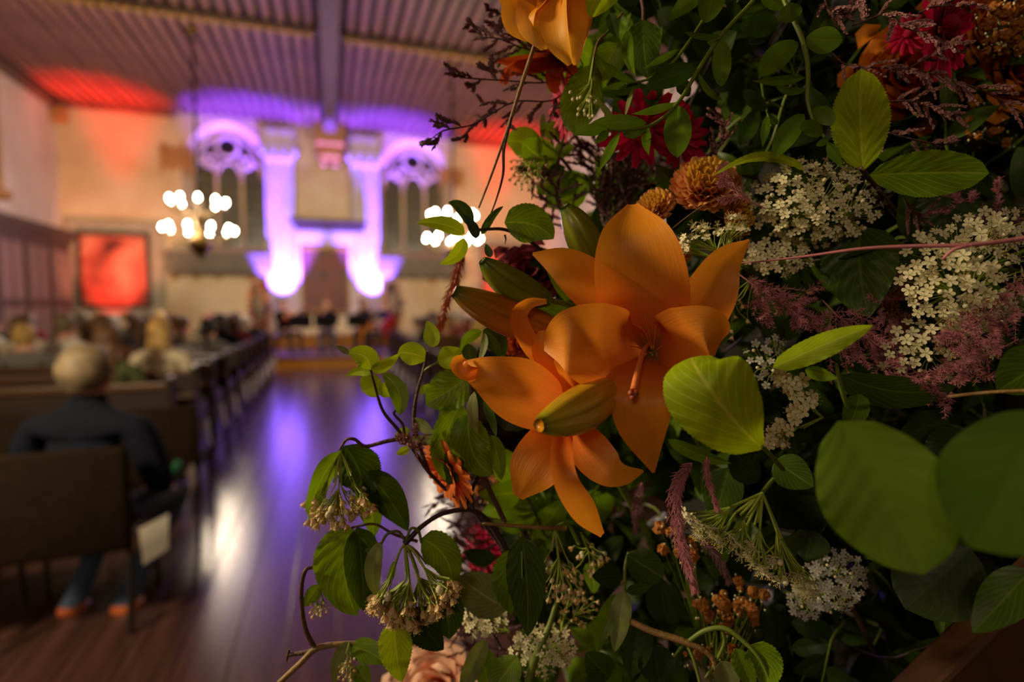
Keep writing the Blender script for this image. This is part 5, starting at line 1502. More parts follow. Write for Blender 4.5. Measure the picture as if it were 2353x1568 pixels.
# ================================================================== top: euonymus sprays
random.seed(31)
GE = 'euonymus sprays arching over the top'
def sprig(label, stems, leaves, m=M_EUON):
    t = empty('euonymus_spray', P(*stems[0][0][0]), label, 'branch', GE)
    for pts, r in stems: stem(t, pts, r, M_STEMG, 'stem')
    for q in leaves:
        b_, tp, w_ = q[:3]; kk = dict(q[3]) if len(q) > 3 else {}
        leaf(t, b_, tp, w_, kk.pop('m', m), shape=kk.pop('shape', 'oval'), rel=0.0, fold=kk.pop('fold', 0.15), **kk)
    return t
d0 = .42
sprig('long arching euonymus spray whose tip points left over the magenta flower',
  [([(1740, -30, .43), (1732, 0, .43), (1656, 83, .425), (1605, 160, .42), (1558, 236, .415), (1500, 286, .41), (1427, 300, .405), (1395, 297, .40)], [5, 5, 5, 5, 4.5, 4, 3, 2])],
  [((1640, -40, d0), (1533, 52, .41), 20, dict(bend=(-8, 0), shape='lance')), ((1650, -50, d0), (1620, 54, .41), 30, {}), ((1656, 83, d0), (1574, 74, .41), 7, dict(bend=(0, 6))),
   ((1659, 92, d0), (1658, 200, .41), 21, dict(bend=(0, 0))), ((1602, 160, d0), (1486, 200, .41), 25, dict(bend=(0, -6), m=M_EUOND)), ((1605, 168, d0), (1660, 231, .43), 7, dict(bend=(-6, 8))),
   ((1556, 236, d0), (1451, 262, .40), 10, dict(bend=(0, 4), shape='lance')), ((1558, 242, d0), (1556, 363, .395), 31, {}), ((1490, 288, d0), (1492, 358, .40), 11, dict(bend=(-6, 0), shape='lance')),
   ((1425, 302, .405), (1373, 399, .395), 12, dict(bend=(0, 0), shape='lance', tilt=0.5)), ((1486, 284, .41), (1352, 290, .405), 17, dict(bend=(0, -6))), ((1398, 297, .40), (1320, 312, .395), 14, dict(bend=(0, -6), shape='lance')),
   ((1400, 300, .40), (1366, 330, .395), 10, dict(shape='lance')), ((1430, 300, .41), (1480, 292, .41), 12, dict(bend=(0, 10))), ((1745, -20, .43), (1800, 20, .44), 16, {}), ((1585, 190, .43), (1555, 210, .43), 24, dict(m=M_EUOND))])
sprig('shorter euonymus spray behind the arching one, with narrow pale-edged leaves',
  [([(1620, 40, .46), (1588, 90, .45), (1540, 150, .445), (1490, 182, .44), (1440, 192, .435)], [4, 4, 3.5, 3, 2])],
  [((1562, 113, .45), (1477, 159, .44), 8, dict(shape='lance')), ((1498, 186, .44), (1500, 246, .435), 22, dict(m=M_EUOND)), ((1460, 190, .44), (1376, 131, .43), 9, dict(shape='lance', bend=(-4, 6))),
   ((1462, 192, .44), (1380, 204, .435), 8, dict(shape='lance')), ((1470, 196, .44), (1408, 214, .44), 12, dict(m=M_EUOND)), ((1455, 200, .44), (1435, 273, .435), 7, dict(shape='lance', m=M_GREY, tilt=0.8)),
   ((1420, 290, .44), (1366, 222, .43), 9, dict(shape='lance', m=M_GREY, tilt=0.6)), ((1590, 95, .45), (1640, 130, .46), 14, dict(m=M_EUOND))], M_EUON)
sprig('upright euonymus spray with round glossy leaves at the top, right of the arching spray',
  [([(1790, -30, .42), (1806, 10, .42), (1828, 55, .415), (1848, 105, .41), (1857, 165, .405), (1856, 230, .40), (1872, 285, .40), (1895, 315, .40)], [5, 5, 5.5, 5.5, 5, 4.5, 3.5, 3])],
  [((1818, 52, .41), (1814, 6, .40), 24, {}), ((1853, 85, .41), (1936, 92, .40), 28, dict(bend=(0, 4))), ((1836, 100, .41), (1747, 176, .40), 27, dict(bend=(-8, -6))), ((1850, 178, .41), (1727, 186, .40), 11, dict(bend=(0, 4), shape='lance', fold=0.5)),
   ((1852, 205, .405), (1783, 198, .40), 9, dict(bend=(0, 8))), ((1858, 200, .41), (1915, 278, .41), 20, dict(bend=(-4, 6), m=M_EUOND)), ((1848, 262, .40), (1780, 362, .40), 24, dict(bend=(-4, -4))),
   ((1865, 255, .40), (1914, 288, .395), 19, dict(bend=(4, -6))), ((1888, 312, .40), (1840, 284, .395), 17, dict(bend=(0, -4))), ((1880, 100, .42), (1935, 60, .43), 34, dict(m=M_EUOND)), ((1905, 320, .40), (1875, 335, .40), 8, {}),
   ((1900, 325, .40), (1935, 385, .40), 12, dict(shape='lance')), ((1700, 60, .46), (1790, 55, .46), 26, dict(m=M_EUOND)), ((1770, 50, .47), (1720, 100, .47), 24, dict(m=M_EUOND))])
sprig('small euonymus shoot with four leaves left of the upright spray',
  [([(1750, 190, .46), (1756, 230, .445), (1764, 262, .44), (1772, 290, .44)], [3, 3, 2.5, 2])],
  [((1760, 255, .44), (1708, 206, .435), 16, dict(m=M_EUOND)), ((1764, 262, .44), (1752, 340, .435), 10, dict(shape='lance')), ((1742, 250, .45), (1700, 336, .45), 20, dict(m=M_EUOND)), ((1766, 262, .44), (1786, 286, .44), 9, {})])
t = empty('viburnum_branch', P(1475, 50, .46), 'dark veined leaf and round green leaves behind the yellow flower at the top', 'branch', 'viburnum leaves at the top')
stem(t, [(1470, -20, .49), (1478, 20, .475), (1478, 50, .465)], [4, 4, 4], M_TWIG, 'twig')
leaf(t, (1478, 45, .46), (1490, 182, .45), 39, M_DEEP, ser=0.02, bend=(-4, 0)); leaf(t, (1445, 70, .455), (1460, 175, .45), 14, M_GREEN, bend=(-10, 0))
leaf(t, (1372, 150, .475), (1322, 310, .47), 46, M_GREEN, shape='oval', rel=0.01, bend=(-12, 0))
leaf(t, (1420, 100, .47), (1370, 190, .48), 36, M_GREEN)
leaf(t, (1395, -20, .40), (1358, 42, .395), 22, M_LIME, bend=(-10, -8)); leaf(t, (1430, -30, .40), (1362, 40, .39), 14, M_LIME)
leaf(t, (1400, 30, .47), (1420, 90, .46), 14, M_DARK)
stem(t, [(1365, 130, .46), (1375, 95, .465), (1400, 70, .47), (1430, 30, .48)], [3, 2.6, 2.4, 2.4], M_TWIGL, 'twig')
umbel(t, (1365, 128, .458), [(random.uniform(1312, 1392), random.uniform(210, 272), .45 + random.uniform(-.01, .015)) for _ in range(18)], FBUD, 0.0034, nodes=5, up=V((0, 0, -1)), rstem=2.4, budfrac=1.0)
t = empty('viburnum_branch', P(1210, 340, .52), 'lime leaf with a fading greenish flower head, left edge under the rust petals', 'branch', 'viburnum leaves at the top')
stem(t, [(1330, 420, .58), (1285, 360, .55), (1235, 352, .53), (1205, 360, .52)], [5, 4, 3.5, 3], M_TWIGD, 'twig')
leaf(t, (1245, 350, .52), (1164, 325, .52), 34, M_LIME, shape='oval', bend=(0, -10)); leaf(t, (1275, 350, .53), (1318, 335, .53), 18, M_GREEN); leaf(t, (1262, 390, .53), (1300, 385, .53), 12, M_DEEP)
leaf(t, (1240, 300, .52), (1295, 325, .52), 20, M_GREEN, bend=(8, -10)); leaf(t, (1248, 260, .52), (1246, 330, .52), 7, M_GREY)
umbel(t, (1225, 360, .52), dome(1215, 395, .50, 45, 45, 34, .02), FLO_C, 0.0036, nodes=6, up=V((0, 0, -1)))
# ================================================================== other flowers
random.seed(41)
M_CHR = mgrad('peach_petal', [(0.0, S(196, 108, 50)), (0.5, S(226, 148, 88)), (1.0, S(232, 172, 110))], 0.55, 0.3, 0.15)
M_CHRY = mgrad('yellow_peach_petal', [(0.0, S(190, 120, 30)), (0.5, S(222, 160, 60)), (1.0, S(232, 186, 76))], 0.55, 0.3, 0.15)
M_MAG = mgrad('magenta_petal', [(0.0, S(120, 8, 44)), (0.5, S(178, 8, 62)), (1.0, S(196, 12, 70))], 0.6, 0.3, 0.12)
M_GER = mgrad('orange_gerbera_petal', [(0.0, S(206, 70, 40)), (0.5, S(240, 116, 50)), (1.0, S(240, 140, 66))], 0.55, 0.35, 0.15)
M_YEL = mgrad('golden_petal', [(0.0, S(206, 110, 20)), (0.4, S(236, 156, 34)), (1.0, S(244, 176, 44))], 0.55, 0.4, 0.1, sscale=(1, 12))
M_RUST = mgrad('rust_petal', [(0.0, S(120, 40, 16)), (0.5, S(196, 78, 24)), (1.0, S(214, 92, 30))], 0.6, 0.35, 0.2)
M_PEACH = mgrad('peach_rose_petal', [(0.0, S(230, 140, 100)), (0.5, S(244, 186, 150)), (1.0, S(246, 204, 176))], 0.55, 0.35, 0.08)
M_ORD = mgrad('deep_orange_petal', [(0.0, S(170, 80, 14)), (0.6, S(226, 124, 18)), (1.0, S(230, 140, 30))], 0.6, 0.35, 0.12)
M_WINE = mgrad('wine_petal', [(0.0, S(60, 10, 20)), (1.0, S(110, 22, 40))], 0.6, 0.2, 0.15)
UP_C = unit_petal(0.26, 0.7, -0.25, m=M_CHR, tipw=0.9); UP_Y = unit_petal(0.26, 0.8, -0.25, m=M_CHRY, tipw=0.9)
UP_M = unit_petal(0.15, 0.3, 0.1, m=M_MAG, tipw=0.8); UP_G = unit_petal(0.17, 0.3, 0.1, m=M_GER, tipw=0.8)
def mum(label, c, nrm, R, k=1.0, group='chrysanthemums'):
    r = R * c[2] / F
    rings = [(int(10 * k), 0.15, 0.5, 0.06), (int(15 * k), 0.42, 0.55, 0.16), (int(19 * k), 0.7, 0.62, 0.24)]
    t = blossom('chrysanthemum', label, 'flower', P(*c), nrm, r, rings, [UP_Y], group, core=M_CHRY, corer=0.16)
    C_ = P(*c); nn = V(nrm).normalized(); a, b = frame_of(nn)
    for (n, el, lf, r0, me) in ((int(22 * k), 1.0, 0.68, 0.3, UP_C), (int(24 * k), 1.3, 0.72, 0.32, UP_C), (int(24 * k), 1.62, 0.74, 0.32, UP_C), (int(22 * k), 1.95, 0.66, 0.3, UP_C)):
        for i in range(n):
            th = 2 * PI * (i + random.uniform(-.25, .25)) / n + el * 4
            rad = a * math.cos(th) + b * math.sin(th); e2 = el + random.uniform(-.12, .12)
            d = nn * math.cos(e2) + rad * math.sin(e2); x = nn * math.sin(e2) - rad * math.cos(e2)
            place('petal', me, t, C_ + rad * r0 * r - nn * (0.12 * r * el), d, r * lf * random.uniform(.9, 1.06), xax=x)
    return t
mum('large peach chrysanthemum with a yellow centre above the lily', (1622, 418, .45), -FWD * 0.75 + UPV * 0.55 - RGT * 0.15, 74)
mum('small golden chrysanthemum touching the tip of the top lily petal', (1505, 470, .46), -FWD * 0.5 + UPV * 0.5 - RGT * 0.4, 46, 0.7)
mum('peach chrysanthemum half hidden behind the big white flower head', (1700, 495, .45), -FWD * 0.6 + RGT * 0.6, 50, 0.75)
mum('small yellow chrysanthemum between the lily petal and the white stamens', (1562, 580, .46), -FWD + UPV * .3, 28, 0.6)
# magenta daisies
def daisy(label, c, nrm, R, me, core, n=20, group=None, two=True, name='daisy'):
    rings = [(n, 1.35, 0.92, 0.12)] + ([(int(n * 0.7), 1.0, 0.6, 0.1)] if two else [])
    return blossom(name, label, 'flower', P(*c), nrm, R * c[2] / F, rings, me, group, core=core, corer=0.2)
M_DISC = mat('magenta_disc', S(170, 20, 60), 0.7)
M_DISCO = mat('orange_disc', S(206, 90, 40), 0.7)
daisy('magenta daisy partly hidden by the tip of the arching green spray', (1480, 305, .46), -FWD * 0.5 - UPV * 0.75 - RGT * .1, 100, [UP_M], M_DISC, 16, 'magenta daisies')
daisy('magenta daisy showing to the right of the hanging oval leaf', (1568, 312, .475), -FWD * 0.8 + RGT * 0.25, 74, [UP_M], M_DISC, 16, 'magenta daisies')
daisy('large magenta daisy at the top right behind the mauve spikelets', (2180, 60, .44), -FWD * 0.8 + RGT * 0.5 - UPV * .2, 112, [UP_M], M_DISC, 26, 'magenta daisies')
daisy('small dark magenta daisy left of the large magenta daisy', (2085, 78, .47), -FWD * .9 - RGT * 0.3, 46, [UP_M], M_DISC, 16, 'magenta daisies')
daisy('dark red daisy behind the rust coloured petals at the top left of the arrangement', (1290, 250, .50), -FWD * 0.3 - RGT * 0.9 - UPV * .2, 70, [UP_M], M_DISC, 16, 'magenta daisies')
daisy('blurred magenta daisy low behind the drooping flower head', (1110, 1275, .62), -FWD * 0.6 - RGT * .5, 70, [UP_M], M_DISC, 18, 'magenta daisies')
daisy('small orange gerbera facing left behind the serrated wilting leaves', (1022, 1088, .46), -FWD * 0.6 - RGT * 0.7 - UPV * .35, 92, [UP_G], M_DISCO, 24, None, True, 'gerbera')
# golden flower at the top edge
t = empty('golden_lily', P(1270, -60, .44), 'large golden yellow flower hanging in at the top edge of the picture', 'flower')
for pts, w_, kk in (([(1270, -60, .45), (1220, -10, .43), (1200, 40, .42), (1218, 92, .425)], [30, 48, 44, 10], dict(cup=0.4, tilt=0.4)),
                    ([(1280, -60, .45), (1240, 0, .425), (1235, 60, .415), (1250, 114, .415)], [30, 46, 40, 8], dict(cup=-0.3, tilt=-0.3)),
                    ([(1290, -60, .45), (1280, 10, .415), (1285, 80, .405), (1312, 148, .41)], [30, 40, 34, 7], dict(cup=0.5, tilt=0.5)),
                    ([(1310, -60, .45), (1318, 10, .42), (1318, 80, .412), (1322, 150, .415)], [30, 38, 28, 7], dict(cup=0.4, tilt=-0.4)),
                    ([(1320, -60, .46), (1335, 0, .44), (1332, 60, .435), (1328, 130, .43)], [26, 30, 26, 6], dict(cup=0.3)),
                    ([(1210, -60, .44), (1185, -20, .43), (1188, 20, .43), (1205, 50, .435)], [30, 34, 28, 8], dict(cup=0.4, tilt=0.6))):
    petal(t, pts, w_, M_YEL, ruf=0.15, seed=random.random() * 6, **kk)
t = empty('wine_rose', P(1380, -30, .44), 'dark wine red petals beside the golden flower at the top edge', 'flower')
for pts, w_ in (([(1400, -60, .45), (1380, -20, .44), (1372, 38, .44)], [24, 34, 5]), ([(1420, -60, .45), (1405, -20, .445), (1395, 20, .445)], [20, 26, 6]), ([(1370, -60, .45), (1352, -20, .445), (1350, 15, .445)], [20, 26, 6])):
    petal(t, pts, w_, M_WINE, cup=0.3)
# rust alstroemeria on the left, below the golden flower
t = empty('rust_lily', P(1270, 150, .50), 'rust orange flower with narrow petals pointing left under the golden flower', 'flower')
for pts, w_ in (([(1290, 130, .50), (1240, 138, .49), (1190, 140, .485), (1142, 140, .485)], [12, 20, 16, 3]), ([(1290, 140, .50), (1235, 150, .49), (1180, 158, .485), (1148, 190, .485)], [12, 16, 14, 4]),
                ([(1290, 150, .50), (1270, 175, .49), (1272, 200, .485), (1280, 214, .485)], [12, 20, 16, 6]), ([(1300, 120, .50), (1270, 110, .49), (1230, 118, .49)], [12, 18, 5]),
                ([(1300, 140, .50), (1310, 170, .50), (1300, 190, .50)], [12, 18, 5]), ([(1155, 160, .485), (1165, 180, .485), (1160, 196, .485)], [8, 7, 2])):
    petal(t, pts, w_, M_RUST, cup=0.4, tilt=random.uniform(-.5, .5), nu=14, nv=6)
# peach rose at the bottom
def rose(name, label, c, R, m, nrm, nring=(3, 5, 6, 7), group=None):
    C_ = P(*c); r = R * c[2] / F; nn = V(nrm).normalized(); a, b = frame_of(nn)
    t = empty(name, C_, label, 'flower', group)
    for ri, n in enumerate(nring):
        for k in range(n):
            th = 2 * PI * (k + 0.3 * ri + random.uniform(-.1, .1)) / n
            rad = a * math.cos(th) + b * math.sin(th); tg_ = nn.cross(rad)
            r0 = r * (0.12 + 0.17 * ri); h = r * (0.75 - 0.12 * ri); fl = 0.12 + 0.28 * ri
            base = C_ + rad * r0 * 0.5 - nn * r * 0.3
            p1 = C_ + rad * r0 * 1.15 + nn * h * 0.15; p2 = C_ + rad * (r0 * 1.2 + r * fl * 0.35) + nn * h * 0.7; p3 = C_ + rad * (r0 * 1.2 + r * fl) + nn * h * (0.78 - 0.1 * ri)
            bm = blade(B(), [base, p1, p2, p3], [r * 0.18, r * (0.28 + 0.07 * ri), r * (0.34 + 0.07 * ri), r * 0.16], 12, 6, face=-rad, cup=0.5 - 0.15 * ri, ruf=0.12, seed=k * 2.1)
            obj('petal', bm, m, t, loc=C_, smooth=True)
    return t
rose('peach_rose', 'blurred peach rose at the bottom edge, left of the white flower heads', (1012, 1590, .60), 84, M_PEACH, -FWD + UPV * 0.4 - RGT * 0.3)
rose('orange_rose', 'orange rose in shadow below the large magenta daisy', (2080, 170, .52), 86, M_ORD, -FWD - UPV * 0.2 - RGT * 0.2, group='orange roses at the top right')
rose('orange_rose', 'orange rose between the magenta daisy and the yellow-brown seed heads', (2245, 70, .50), 62, M_ORD, -FWD + RGT * 0.4, group='orange roses at the top right')
rose('orange_rose', 'orange rose at the right edge under the yellow-brown seed heads', (2345, 170, .50), 76, M_ORD, -FWD - RGT * 0.2, group='orange roses at the top right')
rose('dark_red_carnation', 'dark red flower behind the buds of the lily', (1215, 640, .52), 62, M_WINE, -FWD * 0.7 + UPV * .3)
rose('rust_carnation', 'rust coloured flower peeping out under the orange bud', (1195, 790, .50), 34, M_RUST, -FWD, (3, 5, 5))

# ================================================================== feathery and dried stems
random.seed(53)
GP = 'pink feathery plumes'
for lab, main, tw, tl in (
    ('pink plume right of the lily, under the small white heads', [(1690, 625, .45), (1740, 660, .44), (1800, 700, .435), (1880, 735, .43)], 22, .030),
    ('pink plume between the dark pointed leaf and the folded bright leaf', [(1890, 690, .45), (1940, 740, .44), (1990, 775, .43), (2060, 800, .425)], 24, .032),
    ('pink plume across the cream flower head at the right edge', [(2360, 620, .40), (2300, 690, .39), (2250, 740, .385), (2200, 780, .38)], 22, .030),
    ('pink plume with bright tips below the cream florets at the right', [(2340, 780, .40), (2260, 820, .39), (2170, 850, .385), (2080, 872, .38)], 24, .028),
    ('pink plume brushing the left side of the big white flower head', [(1760, 480, .42), (1700, 450, .42), (1680, 410, .425), (1660, 400, .43)], 10, .018),
    ('pink plume right of the dark pointed leaf', [(2120, 600, .46), (2080, 650, .45), (2050, 700, .44), (2060, 760, .44)], 14, .026),
    ('dark pink plume between two dark leaves at the right edge', [(2353, 560, .47), (2300, 500, .46), (2240, 470, .46), (2190, 450, .46)], 14, .024)):
    plume('plume', lab, 'flower', main, tw, M_PINKST, M_PLUME, ln=0.0058, wd=0.00019, n=34, tl=tl, group=GP, sub=2)
# amaranth-like tassels
def tassel(label, path, r, m, n=520, group='pink tassels', ln=0.006, rst=2.0, nm='tassel'):
    M_ = pxs(path); t = empty(nm, M_[0], label, 'flower', group)
    obj('stem', tube(B(), M_, [rst * path[0][2] / F] * len(M_), 6, 30), M_PINKST, t, loc=M_[0], smooth=True)
    bm = B(); L_ = spline(M_, 30)
    for k in range(10):
        off = (RGT * random.gauss(0, 1) + UPV * random.gauss(0, .3) + FWD * random.gauss(0, 1)) * r
        q = [p + off * math.sin(PI * min(1, (i / 30) * 0.9 + .08)) for i, p in enumerate(L_)]
        needles(bm, q[::5] + [q[-1]], n // 10, ln, 0.55, 0.0004, out=0.9, taper=False)
    obj('tips', bm, m, t, loc=M_[0])['kind'] = 'stuff'
    return t
tassel('pink tassel hanging right of the lowest lily petal', [(1588, 1065, .41), (1562, 1100, .40), (1550, 1160, .395), (1562, 1240, .395), (1580, 1300, .395), (1594, 1348, .395)], 0.0022, M_PLUME, 900)
tassel('thin pink tassel under the large lime leaf', [(1625, 1050, .42), (1623, 1090, .415), (1634, 1130, .415), (1645, 1165, .415)], 0.0008, M_PLUME, 160)
tassel('short pink tassel beside the dried orange flowers', [(1610, 1240, .45), (1640, 1265, .445), (1660, 1300, .445), (1672, 1330, .445)], 0.0022, M_PLUMED, 380)
tassel('rust coloured tassel hanging over the white wall left of the lily buds', [(1068, 580, .50), (1055, 610, .50), (1045, 650, .50), (1030, 690, .50), (1012, 745, .50)], 0.0012, mat('rust_tassel', S(176, 84, 46), 0.7, trans=.2), 300, None, 0.010)
tassel('dusky pink tassel deep between the lower lily petals and the pink one', [(1475, 1110, .55), (1465, 1160, .54), (1460, 1220, .54)], 0.004, M_PLUMED, 300)
# mauve limonium
GL = 'mauve spikelet sprays'
for lab, main, tw, tl in (
    ('mauve spikelets in front of the large magenta daisy', [(1957, 60, .42), (2040, 31, .415), (2072, 60, .41), (2120, 75, .405), (2185, 100, .40)], 14, .018),
    ('mauve spikelet spray crossing the top right corner', [(2110, 30, .42), (2150, 15, .415), (2210, 12, .41), (2252, 10, .41)], 10, .014),
    ('mauve spikelet spray running right below the magenta daisy', [(1905, 115, .43), (1957, 152, .43), (2090, 158, .425), (2180, 182, .42), (2260, 210, .415), (2360, 265, .41)], 24, .022),
    ('mauve spikelet twig rising to the magenta daisy', [(2085, 158, .425), (2140, 130, .42), (2175, 112, .42), (2212, 98, .415)], 10, .014),
    ('mauve spikelet spray right of the tall lime leaf', [(2032, 234, .43), (2068, 232, .425), (2110, 235, .42), (2160, 250, .42), (2205, 270, .42)], 14, .020),
    ('mauve spikelet spray right above the wide green leaf', [(2030, 288, .43), (2045, 305, .425), (2120, 325, .42), (2170, 332, .42), (2210, 322, .42)], 10, .014),
    ('mauve spikelets hanging at the very top between the green sprays', [(1892, -10, .42), (1905, 20, .415), (1930, 32, .41), (1960, 25, .41)], 10, .014),
    ('mauve spikelets hanging in the shade right of the top spray', [(1962, -10, .44), (1970, 15, .435), (1985, 25, .43)], 6, .010),
    ('mauve spikelets around the magenta daisy tips', [(1640, 380, .47), (1650, 340, .465), (1665, 300, .46), (1655, 245, .46)], 10, .020),
    ('pink spikelet under the wide green leaf', [(2075, 450, .45), (2090, 480, .445), (2120, 500, .44), (2150, 480, .44)], 10, .018)):
    plume('limonium_spray', lab, 'flower', main, tw, M_TWIG, M_PLUMEB, ln=0.0040, wd=0.0008, n=26, spread=0.7, tl=tl, group=GL, rst=2.0, out=1.2)
for lab, main, tw, tl, d in (
    ('dusky twiggy spray silhouetted against the ceiling, upper one', [(1330, 190, .50), (1270, 130, .49), (1200, 110, .49), (1150, 90, .49), (1100, 85, .49)], 14, .035, .5),
    ('dusky twiggy spray silhouetted against the ceiling, middle one', [(1340, 150, .50), (1290, 60, .50), (1200, 20, .5), (1130, 40, .5)], 8, .03, .5),
    ('long bare dusky twig reaching left over the violet arch', [(1330, 180, .49), (1270, 230, .485), (1180, 235, .48), (1090, 285, .475), (1020, 300, .47), (985, 325, .47)], 10, .022, .5),
    ('dusky twig curving left below the rust petals', [(1320, 175, .50), (1250, 190, .49), (1160, 185, .485), (1080, 180, .48), (1045, 175, .48)], 9, .03, .5),
    ('dusky brown spray left of the upright bud', [(1330, 560, .55), (1285, 480, .54), (1265, 410, .53), (1240, 380, .53)], 20, .045, .5),
    ('dusky brown spray between the upright bud and the top petal', [(1380, 560, .58), (1400, 480, .57), (1395, 400, .56), (1370, 320, .56)], 26, .05, .5),
    ('dusky brown spray behind the small golden chrysanthemum', [(1420, 560, .58), (1450, 480, .57), (1440, 400, .56), (1455, 350, .56)], 24, .05, .5),
    ('dusky brown spray below the hanging oval leaf', [(1530, 520, .6), (1540, 460, .58), (1530, 400, .57), (1560, 360, .57)], 20, .045, .5),
    ('dusky pink spray low on the left behind the drooping leaves', [(1250, 1600, .62), (1160, 1450, .62), (1110, 1340, .62), (1090, 1230, .62)], 30, .07, .5),
    ('dusky pink spray under the orange gerbera', [(1260, 1300, .60), (1180, 1220, .6), (1110, 1160, .6), (1060, 1130, .6)], 22, .06, .5),
    ('dusky pink spray in the lower left corner of the arrangement', [(1200, 1650, .62), (1130, 1560, .6), (1060, 1470, .6), (1040, 1420, .6)], 22, .06, .5)):
    plume('twiggy_spray', lab, 'twig', main, tw, M_TWIGD, M_PLUMED, ln=0.006, wd=0.0006, n=34, tl=tl, spread=0.6, group='dusky twiggy sprays', sub=2, rst=1.8, out=1.1)
# long dry stalks
t = empty('dry_stalk', P(1228, 110, .44), 'long dry tan stalk slanting from the golden flower to the right chandelier', 'twig', 'dry stalks')
stem(t, [(1228, 105, .44), (1200, 190, .44), (1165, 300, .44), (1130, 400, .44), (1100, 478, .44)], [4.5, 4.5, 3.5, 3, 2], M_TWIGL, 'stem')
stem(t, [(1175, 270, .44), (1158, 340, .44), (1156, 400, .44), (1140, 460, .44), (1120, 510, .44)], [4, 4, 3, 2, 1.5], M_TWIG, 'stem')
t = empty('pink_stalk', P(2353, 545, .33), 'thin pink stalk crossing in front of the white flower heads at the right', 'twig', 'dry stalks')
stem(t, [(2420, 530, .33), (2353, 548, .335), (2230, 563, .34), (2100, 566, .35), (1980, 572, .36), (1860, 588, .375), (1760, 600, .39), (1690, 606, .40)], [6, 5.5, 5, 4.5, 4, 3, 2.2, 1.4], M_PINKST, 'stem')
stem(t, [(2230, 563, .34), (2190, 575, .342), (2165, 597, .345)], [5, 4, 3], M_PINKST, 'side_stem')
t = empty('dry_grass', P(1665, 445, .42), 'hair-thin dry grass blade across the peach chrysanthemums', 'grass blade', 'dry stalks')
stem(t, [(1690, 448, .42), (1640, 460, .42), (1590, 490, .42), (1545, 525, .42)], [1.4, 1.2, 1.2, 1], M_TWIGL, 'stem')
# dried orange flowers
M_ODR = mat('dried_orange_flower', S(176, 108, 34), 0.75, noise=0.4, nscale=200, trans=0.15)
def crumple(name, m):
    bm = B(); ball(bm, (0, 0, 0), 1.0, 10, 7)
    for v_ in bm.verts: v_.co *= random.uniform(0.55, 1.15)
    return mesh_of(bm, [m], name, False)
CR_ = [crumple('dried_flower', M_ODR) for _ in range(3)]
def dried(label, root, pts, sz, group='dried orange flowers', ms=CR_, m=None):
    t = empty('dried_flower_spray', P(*root), label, 'flower', group)
    bm = B(); R0 = P(*root)
    for q in pts:
        p = P(*q); mid = R0.lerp(p, 0.6) + V((random.uniform(-.008, .008), 0, random.uniform(-.008, .008)))
        tube(bm, [R0, mid, p], [0.0009, 0.0006, 0.0004], 4, 8, cap=False)
    obj('stems', bm, m or M_STEMG, t, loc=R0, smooth=True)
    for q in pts:
        place('dried_flower', random.choice(ms), t, P(*q), (random.gauss(0, 1), random.gauss(0, 1), 1), sz * random.uniform(0.5, 1.3))
        for _ in range(2): place('seed', FBUD, t, P(q[0] + random.uniform(-30, 30), q[1] + random.uniform(-30, 30), q[2]), V((0, 0, 1)), 0.0018)
    return t
rnd = lambda cx, cy, rx, ry, d, n: [(cx + random.uniform(-rx, rx), cy + random.uniform(-ry, ry), d + random.uniform(-.02, .03)) for _ in range(n)]
dried('dried orange flowers under the green rays of the flower head', (1660, 1560, .56), rnd(1715, 1380, 65, 50, .48, 18), 0.0055)
dried('dried orange flowers left of the pink tassel tip', (1620, 1500, .56), rnd(1560, 1250, 50, 40, .48, 12), 0.0050)
dried('dried orange flowers above the tan forked twig', (1640, 1560, .54), rnd(1640, 1415, 45, 35, .48, 10), 0.0048)
dried('dried orange flowers beside the arching green shoots at the bottom', (1640, 1600, .5), rnd(1640, 1515, 70, 30, .45, 8), 0.0045)
dried('yellow-brown seed heads in the top right corner', (2330, 180, .56), rnd(2310, 70, 50, 60, .46, 36), 0.0052, 'dried orange flowers')
dried('olive yellow seed heads behind the mauve spray at the right edge', (2300, 330, .6), rnd(2260, 280, 60, 50, .5, 22), 0.0045, 'dried orange flowers')
dried('orange flecks of dried flowers deep behind the gerbera', (1200, 1250, .62), rnd(1150, 1130, 60, 30, .56, 10), 0.0045)

# ================================================================== inside of the arrangement
random.seed(67)
M_INFILL = mat('dark_infill', S(18, 20, 9), 0.95, noise=0.5, nscale=60, bump=0.6, bscale=120)
core = empty('infill_column', V((P(1960, 900, 1.08).x, P(1960, 900, 1.08).y, 0)), 'dark moss column on a pedestal, added behind the cut flowers to darken the gaps', 'flower stand')
cx, cy = core.location.x, core.location.y
bm = B(); rings = []  # column added to block light and keep the gaps between flowers dark
for i in range(33):
    z = 0.78 + 1.40 * i / 32; r0 = 0.36 * (math.sin(PI * min(1, 0.12 + 0.86 * i / 32))) ** 0.35
    rings.append([bm.verts.new((cx + (r0 + random.uniform(-.02, .02)) * math.cos(2 * PI * k / 40), cy + (r0 + random.uniform(-.02, .02)) * math.sin(2 * PI * k / 40), z)) for k in range(40)])
for i in range(32):
    for k in range(40): bm.faces.new((rings[i][k], rings[i][(k + 1) % 40], rings[i + 1][(k + 1) % 40], rings[i + 1][k]))
bm.faces.new(rings[0][::-1]); bm.faces.new(rings[-1])
obj('infill', bm, M_INFILL, core, loc=V((cx, cy, 0)), smooth=True)
obj('pedestal', lathe(B(), [(0.24, 0), (0.24, 0.04), (0.06, 0.08), (0.05, 0.7), (0.2, 0.76), (0.2, 0.8), (0, 0.8)], (cx, cy, 0), 24), M_DARKWOOD, core, loc=V((cx, cy, 0)))
